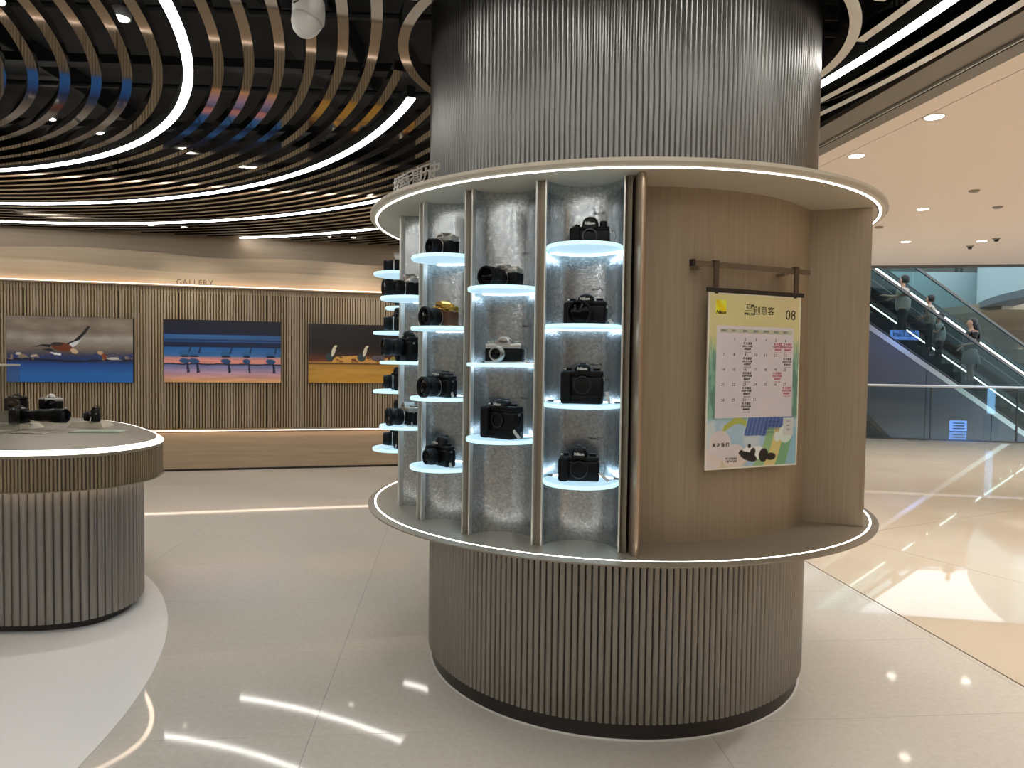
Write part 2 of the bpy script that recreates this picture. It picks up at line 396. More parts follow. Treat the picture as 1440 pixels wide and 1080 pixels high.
# header over the shop front: two taupe rails with a dark slot
def strip(name, o0, o1, z0, z1, m, y0=-4.5, y1=11.5, parent=None, f=bx):
    P = [(f(y0) + o0, y0), (f(y0) + o1, y0), (f(y1) + o1, y1), (f(y1) + o0, y1)]
    return MB().prism(P, z0, z1).build(name, m, parent)
header = struct(strip('trim_2', -.34, 0, 3.09, 3.42, M_DARK))
strip('header_rail', -.345, -.155, 3.03, 3.09, M_HEADER, parent=header)
strip('header_rail', -.105, .0, 3.03, 3.09, M_HEADER, parent=header)
strip('header_lip', -.152, -.146, 3.015, 3.09, M_TRIM, parent=header)
strip('header_edge', -.36, -.35, 3.05, 3.13, M_DUCT, parent=header)
strip('header_edge', -.40, -.375, 3.09, 3.15, M_DUCT, parent=header)
strip('shutter_guide', -.56, -.552, 3.10, 3.125, M_MIRROR, parent=header)
struct(strip('wall_header', -.02, .10, 3.40, 3.9, M_DARK))
# mall ceiling, cut in boards by two fine shadow joints
SOF_P = BAL_P + BAL_N * .75
def mall_ceil(o0, o1, name, parent):
    P = [(bx(-4.5) + o0, -4.5), (bx(-4.5) + o1, -4.5) if o1 < 5 else (13.4, -4.5), (bx(15) + o1, 15) if o1 < 5 else (13.4, 15), (bx(15) + o0, 15)]
    P = clip_halfplane(P, SOF_P, BAL_N)
    return MB().prism(P, 3.4, 3.5).build(name, M_CREAM, parent)
mc = struct(mall_ceil(.02, .545, 'ceiling', None))
mall_ceil(.553, .90, 'ceiling_board', mc); mall_ceil(.908, 9.0, 'ceiling_board', mc)
mb = MB(); a = SOF_P - BAL_T * 8; b = SOF_P + BAL_T * 5
mb.bar((a.x, a.y, 3.43), (b.x, b.y, 3.43), .06, .16); struct(mb.build('trim_3', mat('soffit_edge_metal', (120, 122, 122), .35, .6)))

# ------------------------------------------------------------------ ceiling fins and luminous rings
def inside_shop(x, y, gap):
    if (Vector((x, y)) - WA).dot(WN) < .03: return False
    if x > bx(y) - .37 or x < -9.45 or y < -4.4: return False
    return math.hypot(x - PX, y - PY) > gap
def arc_runs(R, gap, step=1.5):
    n = round(360 / step); ok = []
    for k in range(n):
        a = R_(k * step); ok.append(inside_shop(RC.x + R * math.cos(a), RC.y + R * math.sin(a), gap))
    if all(ok): return [(0., 360., True)]
    runs = []; start = next(i for i in range(n) if ok[i] and not ok[i - 1]) if any(ok) else None
    if start is None: return []
    i = 0
    while i < n:
        k = (start + i) % n
        if ok[k]:
            j = 0
            while ok[(k + j) % n] and i + j < n: j += 1
            if j > 2: runs.append((k * step, (k + j - 1) * step, False))
            i += j
        else: i += 1
    return runs
def ring_arc(name, c, R, wd, z0, z1, a0, a1, full, m, parent, step=1.5, caps=True):
    n = max(2, round((a1 - a0) / step)); v = []; f = []; cnt = n if full else n + 1
    for k in range(cnt):
        a = R_(a0 + (a1 - a0) * k / n)
        for r, z in ((R - wd / 2, z0), (R + wd / 2, z0), (R + wd / 2, z1), (R - wd / 2, z1)):
            v.append((c[0] + r * math.cos(a), c[1] + r * math.sin(a), z))
    for k in range(n):
        a, b = k * 4, ((k + 1) % cnt) * 4
        for j in range(4): f.append((a + j, a + (j + 1) % 4, b + (j + 1) % 4, b + j))
    if not full: f += [(0, 1, 2, 3), (n * 4 + 3, n * 4 + 2, n * 4 + 1, n * 4)]
    me = mesh_data(name, v, f, m); fixn(me); smooth_by_angle(me); return link(name, me, parent)
FZ = 3.03
LIGHTS = {5: 'innermost glowing white ring of the black ceiling, complete and brightest, above the round counter',
          13: 'glowing white arc of the ceiling that ends beside the ribbed pillar',
          20: 'long glowing white arc of the ceiling, third outward, passing low over the gallery pictures',
          27: 'outer glowing white ceiling arc running from the gallery wall round to the shop front',
          35: 'short outermost glowing white arc of the ceiling at the gallery wall behind the pillar'}
for k in range(-15, 42):
    R = 3.01 + .15 * k
    if k in LIGHTS:
        rl = thing('ring_light', LIGHTS[k], 'ceiling light', (RC.x, RC.y, FZ), group=None)
        for a0, a1, full in arc_runs(R, 1.0 if k == 27 else 1.19):
            ring_arc('luminous_strip', (0, 0), R, .046, 0, .01, a0, a1, full, M_RING, rl)
            ring_arc('housing', (0, 0), R, .050, .0102, .08, a0, a1, full, M_DUCT, rl)
    else:
        for a0, a1, full in arc_runs(R, 1.125):
            ring_arc('ceiling_fin', RC, R, .05, FZ, FZ + .055, a0, a1, full, M_MIRROR, ceiling)
ring_arc('ceiling_fin', (PX, PY), 1.09, .05, FZ - .005, FZ + .085, 0, 360, True, M_MIRROR, ceiling)
# thin hangers that carry the luminous rings
for k in LIGHTS: pass

# ------------------------------------------------------------------ downlights
def downlight(x, y, z, r, label, cat='ceiling light', group=None, power=0., spot=95, tgt=None, color=(1, .95, .88), drop=.0):
    t = thing('downlight', label, cat, (x, y, z), group=group)
    mb = MB(); mb.lathe([(r, -.004), (r * 1.18, -.006), (r * 1.22, 0), (r * 1.2, .05 + drop), (r * .9, .05 + drop), (r * .98, .0)], 24); mb.build('bezel', M_WHITE, t, smooth=True)
    mb = MB(); mb.lathe([(.001, -.0035), (r * .985, -.0035), (r * .985, .02), (.001, .02)], 24); mb.build('lens', M_DLED, t)
    if power:
        lamp('downlight_lamp', 'SPOT', (x, y, z - .012), power, color, .05, spot, .7, tgt or (x, y, 0))
    return t
MALL = [(3.2, 5.43, 'larger round downlight in the cream ceiling nearest the shop header, toward the picture edge'), (3.11, 6.46, 'round downlight in the cream ceiling just above the upper collar of the pillar'),
        (4.97, 8.6, 'round downlight in the middle of the cream ceiling'), (6.04, 10.88, 'small downlight in the cream ceiling close to the pillar edge near the escalator opening'),
        (7.11, 10.73, 'small downlight in the cream ceiling farther from the pillar, between two ceiling sensors')]
for x, y, l in MALL: downlight(x, y, 3.4, .066, l, power=DOWN_MALL)
for x, y in ((3.3, 3.2), (3.5, .8), (3.8, -1.8), (6.2, 5.0), (6.6, 2.0), (6.8, -1.2), (8.6, 8.2), (9.0, 5.0), (9.2, 1.8), (9.3, -1.5), (9.6, 11.2)):  # unseen downlights, added out of view to brighten the mall
    MB().lathe([(.001, -.004), (.06, -.004), (.07, 0), (.001, .01)], 20, Matrix.Translation((x, y, 3.4))).build('downlight', M_DLED, mc); lamp('downlight_lamp', 'SPOT', (x, y, 3.385), DOWN_MALL, (1, .95, .88), .05, 95, .7)
SHOPD = [(-2.26, 4.07, 'bright round spotlight in the black ceiling between the inner mirror rings'), (-3.61, 6.15, 'small oval spotlight in the black ceiling just inside the innermost glowing ring'),
         (-3.81, 5.8, 'faint small spotlight in the black ceiling between the thin mirror rings near the picture edge'), (-1.91, 8.12, 'small spotlight in the black ceiling near the standing characters on the pillar')]
for x, y, l in SHOPD: downlight(x, y, 3.42, .045, l, power=DOWN_SHOP)
for x, y, l in ((-4.3, 8.35, 'tiny spotlight low in the ceiling over the first gallery picture'), (-3.95, 8.45, 'tiny spotlight low in the ceiling beside its twin over the first gallery picture'),
                (-2.35, 8.95, 'tiny spotlight in the ceiling over the third gallery picture'), (-2.05, 9.02, 'tiny spotlight in the ceiling over the third gallery picture, nearer the pillar')):
    downlight(x, y, 3.037, .03, l, power=18, spot=70, tgt=(x + .2, y + 1.2, 1.5), color=(1, .93, .84))
# wall washers of the upper drum
for dx, dy, l in ((-1.35, -1.0, 'spotlight above the mirror rings that grazes the ribbed drum from the gallery side'), (1.15, -1.15, 'spotlight above the mirror rings that grazes the ribbed drum from the mall side'), (-.1, -1.75, 'spotlight above the mirror rings in front of the ribbed drum')):
    downlight(PX + dx, PY + dy, 3.7, .04, l, power=(20 if dx < 0 else 9) if dy > -1.5 else 9, spot=60, tgt=(PX + dx * .55, PY + dy * .55, 1.6), color=(1, .97, .92))
for x, y in ((-.6, .6), (.9, .4), (-2.2, .5), (-.6, -2), (-3.5, -1), (-6.5, 6), (-7.5, 3), (1.2, -1.5)):
    MB().lathe([(.001, -.004), (.045, -.004), (.055, 0), (.055, .05), (.001, .05)], 20, Matrix.Translation((x, y, 3.42))).build('downlight', M_DLED, ceiling); lamp('downlight_lamp', 'SPOT', (x, y, 3.405), DOWN_SHOP, (1, .95, .88), .05, 95, .7)
# small ceiling sensors in the mall
for i, (x, y, l) in enumerate(((4.98, 7.67, 'small flat detector in the cream ceiling nearest the middle downlight'), (5.76, 8.43, 'small flat detector in the cream ceiling toward the picture edge above the loudspeaker grille'),
                 (7.23, 11.19, 'small ceiling camera beside the far downlight, on its pillar side'), (7.16, 10.48, 'small ceiling camera beside the far downlight, on its outer side'), (5.03, 9.74, 'tiny detector in the cream ceiling touching the outline of the pillar collar'))):
    t = thing('ceiling_sensor', l, 'sensor', (x, y, 3.4))
    mb = MB(); mb.lathe([(.001, -.02), (.04, -.018), (.055, -.006), (.058, 0), (.001, 0)], 20); mb.build('housing', M_TAUPE, t, smooth=True)
    if i in (2, 3):
        mb = MB(); mb.lathe([(.001, -.055), (.02, -.05), (.032, -.035), (.034, -.019), (.001, -.019)], 16); mb.build('dome', M_DARK, t, smooth=True)
# white dome security camera on a stem
t = thing('dome_camera', 'white dome security camera on a short stem below the mirror rings', 'security camera', (-.885, 3.03, 2.91))
mb = MB(); mb.lathe([(.04, .115), (.055, .112), (.067, .095), (.069, .05), (.066, .01), (.001, .01)], 32); mb.build('housing', M_WHITE, t, smooth=True)
M = Matrix.Translation((-.004, -.004, .02)) @ Matrix.Rotation(R_(18), 4, 'Y') @ Matrix.Rotation(R_(-8), 4, 'X')
mb = MB(); mb.lathe([(.063, .0), (.064, -.012), (.058, -.035), (.042, -.06), (.022, -.074), (.001, -.078)], 32, M); mb.build('dome_cover', M_WHITE, t, smooth=True)
mb = MB(); mb.lathe([(.0655, .002), (.067, -.003), (.0655, -.008)], 32, M); mb.build('seam_ring', M_TAG, t, smooth=True)
mb = MB(); mb.tube([(0, 0, .112), (0, 0, .56)], .024, 14); mb.build('stem', M_TAG, t, smooth=True)
mb = MB(); mb.obox((-.035, -.058, .068), (.012, -.006, .001), (.001, .002, 0), (0, 0, .003)); mb.build('slot', M_DARK, t)
# cable ladder in the dark beside the drum
t = thing('cable_ladder', 'dark vertical cable ladder in the ceiling beside the ribbed drum', 'cable ladder', (1.74, 3.95, 3.18))
for dx in (-.045, .045):
    mb = MB(); mb.box(dx - .006, dx + .006, -.01, .01, 0, .72); mb.build('rail', M_DUCT, t)
for k in range(8):
    mb = MB(); mb.box(-.04, .04, -.006, .006, .04 + k * .09, .065 + k * .09); mb.build('rung', mat('ladder_rung', (70, 68, 66), .5, .5), t)

# ------------------------------------------------------------------ the display pillar
pil = thing('display_pillar', 'round ribbed metal pillar with niches of lit glass shelves and a wooden poster bay', 'pillar', (PX, PY, 0))
def rad(r, deg, z=0.): a = R_(deg); return Vector((r * math.sin(a), -r * math.cos(a), z))       # pillar space
MB().lathe([(.001, 0), (.9226, 0), (.9226, .073), (.001, .073)], 128).build('plinth', M_DARK, pil, auto=True)
MB().lathe([(.9226, 0), (.931, 0), (.930, .005), (.9226, .007)], 128).build('sealant_line', M_WHITE, pil, smooth=True)
MB().lathe([(.925, .072), (.925, .776), (.001, .776)], 128).build('lower_core', M_DARK, pil)
# separate half-round ribs of the lower drum
NR = 220; rw = 2 * PI * .93 / NR
prof = [(-.5 * rw, 0), (-.47 * rw, .006), (-.3 * rw, .0115), (0, .0142), (.3 * rw, .0115), (.47 * rw, .006), (.5 * rw, 0)]
v = []; f = []
for z in (.073, .776):
    for x, y in prof: v.append((x, -.926 - y, z))
n = len(prof)
for i in range(n - 1): f.append((i, i + 1, n + i + 1, n + i))
f += [tuple(reversed(range(n))), tuple(range(n, 2 * n))]
rib_me = mesh_data('rib', v, f, M_RIB); fixn(rib_me); smooth_by_angle(rib_me, 50)
for k in range(NR): link('rib', rib_me, pil, rotz=2 * PI * k / NR)
# lower collar
lc = MB().lathe([(.5, .776), (1.20, .776), (1.242, .786), (1.243, .792), (1.2255, .7995), (.5, .7995)], 160).build('lower_collar', M_TAUPE, pil, auto=True)
MB().lathe([(1.2050, .7990), (1.2050, .8005), (1.2125, .8005), (1.2125, .7990)], 160).build('light_strip', M_LED, lc)
# upper collar
uc = MB().lathe([(.3, 2.168), (1.205, 2.168), (1.2, 2.168), (1.234, 2.172), (1.243, 2.182), (1.240, 2.196), (1.22, 2.20), (.3, 2.20)], 160).build('upper_collar', M_TAUPE2, pil, auto=True)
MB().lathe([(1.2065, 2.1690), (1.2065, 2.1668), (1.2150, 2.1668), (1.2150, 2.1700)], 160).build('light_strip', M_LED, uc)
# upper ribbed drum, one formed sheet
NU = 280; v = []; f = []; PS = ((0, 0), (.18, .0052), (.5, .0075), (.82, .0052))
for z in (2.195, 3.88):
    for k in range(NU):
        for s, h in PS:
            a = 2 * PI * (k + s) / NU; r = .947 + h; v.append((r * math.sin(a), -r * math.cos(a), z))
n = NU * 4
for i in range(n): f.append((i, (i + 1) % n, n + (i + 1) % n, n + i))
me = mesh_data('upper_cladding', v, f, M_RIBUP); fixn(me); smooth_by_angle(me, 40); stuff(link('upper_cladding', me, pil))
# core and poster bay
MB().lathe([(.948, .7995), (.948, 2.168)], 160).build('bay_back_panel', M_WOOD, pil, smooth=True)
a0, a1 = 54.0, 57.6
pa, pb = rad(.93, a0), rad(1.187, a1); d = (pb - pa).normalized(); nn = Vector((-d.y, d.x, 0)) * .02
MB().prism([tuple(q.xy) for q in (pa, pb, pb + nn, pa + nn)], .7995, 2.168).build('bay_side_panel', M_WOOD, pil, bevel=.002)
# bronze blade between the niches and the bay: rounded vertical fin
bl = []
for k in range(17):
    t = k / 16 * PI; bl.append((math.cos(t) * .0185, -math.sin(t) * .075))
MBl = Matrix.Rotation(R_(-3.6), 4, 'Z') @ Matrix.Translation((0, -1.10, 0))
v = []; f = []; zs = [.7996, .83, .88, 2.08, 2.14, 2.1678]; sc = [.72, .9, 1, 1, .96, .8]
for z, s in zip(zs, sc):
    for x, y in bl: v.append(MBl @ Vector((x * (.6 + .4 * s), y * s if y < 0 else y, z)))
n = len(bl)
for i in range(len(zs) - 1):
    for k in range(n): f.append((i * n + k, i * n + (k + 1) % n, (i + 1) * n + (k + 1) % n, (i + 1) * n + k))
me = mesh_data('blade_fin', v, f, M_BRONZE); fixn(me); smooth_by_angle(me, 50); link('blade_fin', me, pil)
MB().prism([tuple((MBl @ Vector(q)).xy) for q in ((-.0185, 0, 0), (.0185, 0, 0), (.0185, .17, 0), (-.0185, .17, 0))], .7996, 2.1678).build('blade_web', M_WOOD, pil)
# niches
NTH = [-14.1 - 16.95 * k for k in range(8)]
HALF = 7.52; RP = 1.09; SAG = .118
ch = RP * math.sin(R_(HALF)); cd = RP * math.cos(R_(HALF)); RN = (ch * ch + SAG * SAG) / (2 * SAG); cyn = SAG - RN
def niche_local(deg): return Matrix.Rotation(R_(deg), 4, 'Z') @ Matrix.Translation((0, -cd, 0))   # local: x along the chord, +y into the niche
am = math.asin(min(1, ch / RN)); 
if cyn > 0: am = PI - am
EVEN = [1.912, 1.624, 1.336, 1.051]; ODD = [1.768, 1.480, 1.192]
LABELS = {0: ['Nikon F5', 'Nikon F100', 'Nikon F6', 'Nikon D1'], 1: ['Nikon F3', 'Nikon F', 'Nikon E2'], 2: ['Nikon FM', 'Nikon FA', 'Nikon E3', 'Nikon D3'], 3: ['Nikon F2', 'Nikon F4', 'Nikon FE']}
for k, th in enumerate(NTH):
    L = niche_local(th)
    v = []; f = []; n = 28
    for z in (.7996, 2.1679):
        for off in (0, .004):
            for i in range(n + 1):
                a = -am + 2 * am * i / n; r = RN + off
                v.append(L @ Vector((r * math.sin(a), cyn + r * math.cos(a), z)))
    m1 = n + 1
    for i in range(n):
        f += [(i, i + 1, 2 * m1 + i + 1, 2 * m1 + i), (m1 + i, 3 * m1 + i, 3 * m1 + i + 1, m1 + i + 1)]
    me = mesh_data('niche_liner', v, f, M_GALV, True); nl = link('niche_liner', me, pil)
    for sx in (-1, 1):
        mb = MB(); c = L @ Vector((sx * (ch + .002), -.006, 1.4838)); ax = L.to_3x3() @ Vector((.0035, 0, 0)); ay = L.to_3x3() @ Vector((0, .011, 0))
        mb.obox(c, ax, ay, (0, 0, .6842)); mb.build('edge_trim', M_TRIM, nl, bevel=.0015)
    for j, zz in enumerate(ODD if k % 2 else EVEN):
        M = L @ Matrix.Translation((0, -.004, zz)); rr = .1405
        sh = MB().lathe([(.001, -.006), (rr - .007, -.006), (rr - .007, .006), (.001, .006)], 56, M).build('glass_shelf', M_DISC, pil, auto=True)
        MB().lathe([(rr - .0068, -.0062), (rr - .002, -.007), (rr, -.004), (rr, .004), (rr - .002, .007), (rr - .0068, .0062)], 56, M).build('shelf_edge', M_DISCRIM, sh, smooth=True)
        M2 = L @ Matrix.Translation((0, cyn, zz))
        MB().lathe([(RN - .003, -.0085), (RN - .009, -.0085), (RN - .009, -.0062), (RN - .003, -.0062)], 28, M2, R_(30), R_(150)).build('under_light', M_SHLED, sh)
        MB().lathe([(RN - .002, .0062), (RN - .006, .0062), (RN - .006, .0080), (RN - .002, .0080)], 28, M2, R_(30), R_(150)).build('back_light', M_SHLED, sh)
        if True:
            for sx, fs in ((-1, 0), (1, 1)):
                b2 = MB(); c = L @ Vector((sx * (rr - .010), .055, zz + .009)); b2.obox(c, L.to_3x3() @ Vector((.016, sx * .004, 0)), L.to_3x3() @ Vector((0, .011, 0)), (0, 0, .004))
                b2.build('shelf_clip', M_BRACKET, sh, bevel=.002)
        if k in LABELS and j < len(LABELS[k]):
            dx = .035; a = math.asin(dx / RN); y = cyn + math.sqrt(RN * RN - dx * dx) - .0025
            loc = L @ Vector((dx, y, zz + (.15 if k == 0 else .155))); rt = L.to_3x3() @ Vector((math.cos(a), -math.sin(a), 0))
            text('name_lettering', LABELS[k][j], .0135, M_INKBLK, nl, face_matrix(loc, rt, (0, 0, 1)))
    # post between this niche and the next one
    c0, c1 = th - HALF - .25, th - 16.95 + HALF + .25
    P = [tuple(rad(r, a).xy) for r, a in ((RP - .004, c0), (RP - .004, c1), (.95, c1 + .0), (.95, c0))]
    MB().prism(P, .7996, 2.1678).build('post', M_POST, pil)
# post at the bay side of the first niche
P = [tuple(rad(r, a).xy) for r, a in ((RP - .004, NTH[0] + HALF + .25), (.95, NTH[0] + HALF + .25), (.95, -4.9), (RP + .02, -5.2))]
MB().prism(P, .7996, 2.1678).build('post', M_POST, pil)
# plain shell on the far side
e0 = NTH[-1] - HALF - 1.4; e1 = 57.6 - 360
MB().lathe([(RP - .005, .7996), (RP - .005, 2.1679)], 60, Matrix.Rotation(-PI / 2, 4, 'Z'), R_(e1), R_(e0)).build('shell_panel', M_WOOD, pil, smooth=True)

# standing characters on the upper collar
sg = thing('standing_characters', 'row of standing metal Chinese characters on the upper collar of the pillar', 'sign', (PX, PY, 2.20))
for c_, deg in zip('探索尼康历史', (-60.9, -57.4, -54.2, -51.2, -48.3, -45.3)):
    p_ = rad(1.185, deg, .041); rt = Vector((math.cos(R_(deg)), math.sin(R_(deg)), 0))
    text('character', c_, .080, M_GREY, sg, face_matrix(p_, rt, (0, 0, 1)), depth=.0025, bold=.0003)
mb = MB()
v = []
for deg in np.linspace(-62.5, -43.5, 20): v.append(rad(1.185, deg, .003))
mb.tube(v, .0032, 6); mb.build('base_rail', M_GREY, sg)

# ------------------------------------------------------------------ hanging calendar poster
TH = R_(24.0); pc = rad(.985, 25.7); pn = Vector((math.sin(TH), -math.cos(TH), 0)); pt = Vector((math.cos(TH), math.sin(TH), 0))
C0 = Vector((PX, PY, 0)) + pc
rail = thing('poster_rail', 'brown metal hanging rail with two hooks in the wooden bay', 'hanging rail', (C0.x, C0.y, 1.872), TH)
MB().box(-.302, .285, .001, .009, -.011, .011).build('bar', mat('brown_rail', (118, 103, 86), .4, .5), rail, bevel=.002)
MB().box(-.310, -.300, -.004, .02, -.013, .013).build('end_cap', M_DARK, rail)
for x in (-.262, .165):
    MB().box(x - .012, x + .012, .009, .06, -.019, -.009).build('bracket', M_POST, rail)
for x in (-.201, .205):
    hk = MB(); hk.box(x - .011, x + .011, -.006, .0, -.0875, .015).box(x - .011, x + .011, -.006, .012, .0115, .0155).box(x - .011, x + .011, .0095, .0125, -.012, .0155)
    hk.build('hook', mat('hook_metal', (96, 84, 72), .4, .6), rail)
post = thing('calendar_poster', 'printed August calendar poster with pale yellow top hanging in the wooden bay', 'poster', (C0.x, C0.y, 1.428), TH)
PW, PH = .466, .68
MB().box(-PW / 2, PW / 2, -.002, .003, -PH / 2, PH / 2).build('board', M_PAPER, post)
MB().box(-PW / 2 - .006, PW / 2 + .014, -.005, .006, PH / 2 - .001, PH / 2 + .016).build('clamp_bar', M_DARK, post)
for x in (-.2, .2): MB().box(x - .007, x + .007, -.0065, -.004, PH / 2 - .006, PH / 2 + .004).build('clip', M_INKBLK, post)
def smooth01(a, b, x): t = np.clip((x - a) / (b - a), 0, 1); return t * t * (3 - 2 * t)
def mixc(c, d, t): return c + (np.array(d, float)[None] - c) * t[:, None]
def art_poster(u, v):
    n = fbm(u * 9, v * 14, 3); c = np.tile(np.array([[214, 204, 150.]]), (len(u), 1))
    c = mixc(c, (222, 200, 160), smooth01(.6, .9, u) * smooth01(.85, .98, v) * .7)
    t = smooth01(.78, .58, v + .05 * (n - .5)); c = mixc(c, (120, 176, 160), t * .85)           # teal foliage flanks
    rock = smooth01(.45, .6, fbm(u * 30, v * 10, 8)) * t; c = mixc(c, (84, 124, 112), rock * .7)
    low = smooth01(.30, .27, v); c = mixc(c, (168, 196, 214), low)                             # plaza below
    mist = low * smooth01(.42, .6, fbm(u * 6, v * 9, 5)); c = mixc(c, (206, 214, 214), mist * .8)
    br = (np.abs(u - .3 - (v - .24) * .3) < .12) & (np.abs(v - .245 + .03 * np.sin(u * 14)) < .018); c[br] = (178, 186, 92)
    bl = (u > .45 - (.30 - v) * .45) & (u < .93) & (v < .30) & (v > .185 - .02 * (u - .5)); c[bl] = (74, 98, 156)
    st = bl & (np.sin((u - (v - .3) * .4) * 150) > .55); c[st] = (104, 130, 182)
    c = mixc(c, (150, 196, 150), smooth01(.20, .10, v) * .0 * u)
    d = np.hypot((u - .25) * 1.0, (v - .33) * 1.05)                                            # curved green and yellow banks
    for r0, r1, col in ((.60, .70, (112, 168, 122)), (.50, .60, (218, 198, 122)), (.42, .50, (148, 186, 132)), (.70, .82, (140, 186, 206))):
        c = mixc(c, col, ((d > r0) & (d < r1) & (v < .23) & (u > .28)).astype(float) * .92)
    c = mixc(c, (224, 196, 150), ((d > .3) & (d < .36) & (v < .08)).astype(float) * .8)
    fl = (np.hypot((u - .86) * 1.0, (v - .19) * 1.4) < .075) | (np.hypot((u - .77), (v - .175) * 1.4) < .04); c[fl] = (214, 226, 216)
    bx_ = (u > .83) & (u < .95) & (v > .18) & (v < .285); c[bx_] = (206, 208, 206)
    cl = (np.hypot((u - .15) * .9, (v - .135) * 1.2) < .105) | (np.hypot((u - .3) * .8, (v - .07) * 1.4) < .10) | (np.hypot(u - .08, (v - .06) * 1.2) < .09)
    c = mixc(c, (226, 208, 206), cl.astype(float) * .85)
    # lying black and white animal shape, a plain stand-in
    def el(cx, cy, a, b, rot, col):
        x, y = (u - cx) * PW, (v - cy) * PH; cr, sr = math.cos(rot), math.sin(rot)
        c[((x * cr + y * sr) / a) ** 2 + ((-x * sr + y * cr) / b) ** 2 < 1] = col
    el(.545, .085, .042, .026, 0, (232, 232, 226)); el(.445, .093, .026, .021, .5, (234, 234, 228)); el(.455, .066, .045, .017, -.3, (28, 27, 26)); el(.495, .082, .014, .024, -.4, (28, 27, 26))
    el(.62, .07, .024, .027, -.3, (28, 27, 26)); el(.70, .06, .026, .015, 0, (28, 27, 26)); el(.462, .127, .008, .009, 0, (28, 27, 26)); el(.37, .093, .012, .007, .6, (28, 27, 26))
    # pale calendar panel
    pan = (u > .09) & (u < .925) & (v > .292) & (v < .815); c = mixc(c, (216, 208, 214), pan.astype(float))
    hd = (u > .12) & (u < .905) & (v > .775) & (v < .80); c = mixc(c, (196, 196, 172), hd.astype(float))
    lg = (u > .075) & (u < .185) & (v > .878) & (v < .96)                                       # yellow square emblem with pale rays
    ray = .5 + .5 * np.sin((u - .075) * 46 + (v - .88) * 60); c = np.where(lg[:, None], np.stack([232 + 0 * u, 206 + 30 * ray, 30 + 70 * ray * (v - .88) / .08], -1), c)
    e = (u < .012) | (u > .988) | (v < .008) | (v > .992); c[e] = (228, 224, 208)
    return c
FM = lambda x, z, off=.0032: face_matrix((x, -off, z), (1, 0, 0), (0, 0, 1))
art = sheet('printed_artwork', PW, PH, 210, 300, art_poster, post, FM(0, 0, .0026))
def ptxt(s, u, v, size, m, name='lettering', **k): return text(name, s, size, m, post, FM((u - .5) * PW, (v - .5) * PH), **k)
ptxt('Nikon', .128, .888, .019, M_INKBLK, bold=.0006, shear=.2)
ptxt('08', .885, .888, .056, M_INKBLK, 'month_number')
ptxt('玩康', .435, .925, .021, M_INKBLK, bold=.0005); ptxt('摄影俱乐部', .43, .885, .011, M_INKBLK, bold=.0003); ptxt('创意客', .585, .905, .036, M_INKBLK, 'title_lettering')
MB().box(-.055 * 1, .0, -.0034, -.0028, 0, .0012).build('title_rule', M_INKBLK, post).location = ((.50 - .5) * PW, 0, (.905 - .5) * PH)
CU = [.165, .275, .392, .505, .615, .725, .835]
for i, s in enumerate(('星期日', '星期一', '星期二', '星期三', '星期四', '星期五', '星期六')): ptxt(s, CU[i] + .0, .787, .0095, M_INKNAVY, 'weekday_lettering')
RV = [.738, .652, .567, .482, .393]
for d in range(1, 32):
    c, r = (d % 7), d // 7
    ptxt(str(d), CU[c], RV[r], .0165, M_INKBLK, 'date_number')
EV = {2: 'k', 9: 'k', 16: 'k', 23: 'k', 30: 'k', 13: 'k', 5: 'r', 6: 'r', 19: 'r', 27: 'r'}
for d, k_ in EV.items():
    m_ = M_INKBLK if k_ == 'k' else M_INKRED; c, r = (d % 7), d // 7
    for i, s in enumerate(('新手课堂', '相机操作讲解', '基础拍摄')):
        ptxt(s, CU[c] + .025, RV[r] - .022 - .016 * i, (.0108, .0085, .0085)[i], m_, 'event_lettering', bold=.0002)
    ptxt('14:00-16:00', CU[c] + .025, RV[r] - .070, .0075, m_, 'event_lettering')
for i, s in enumerate(('关于报名预约的说明', '请提前到店登记', '名额有限先到先得', '以现场为准')): ptxt(s, .62, .262 - .02 * i, .0095, M_INKNAVY, 'note_lettering', align='LEFT')
for i, s in enumerate(('预约', '课程', '到店')): ptxt(s, .89, .262 - .024 * i, .0085, M_INKBLK, 'note_lettering')
ptxt('关 注 我 们', .155, .138, .017, M_INKBLK, 'footer_lettering', bold=.0005)
ptxt('扫二维码关注', .27, .058, .0095, M_INKBLK, 'footer_lettering', bold=.0002); ptxt('了解更多活动', .27, .042, .0095, M_INKBLK, 'footer_lettering', bold=.0002)

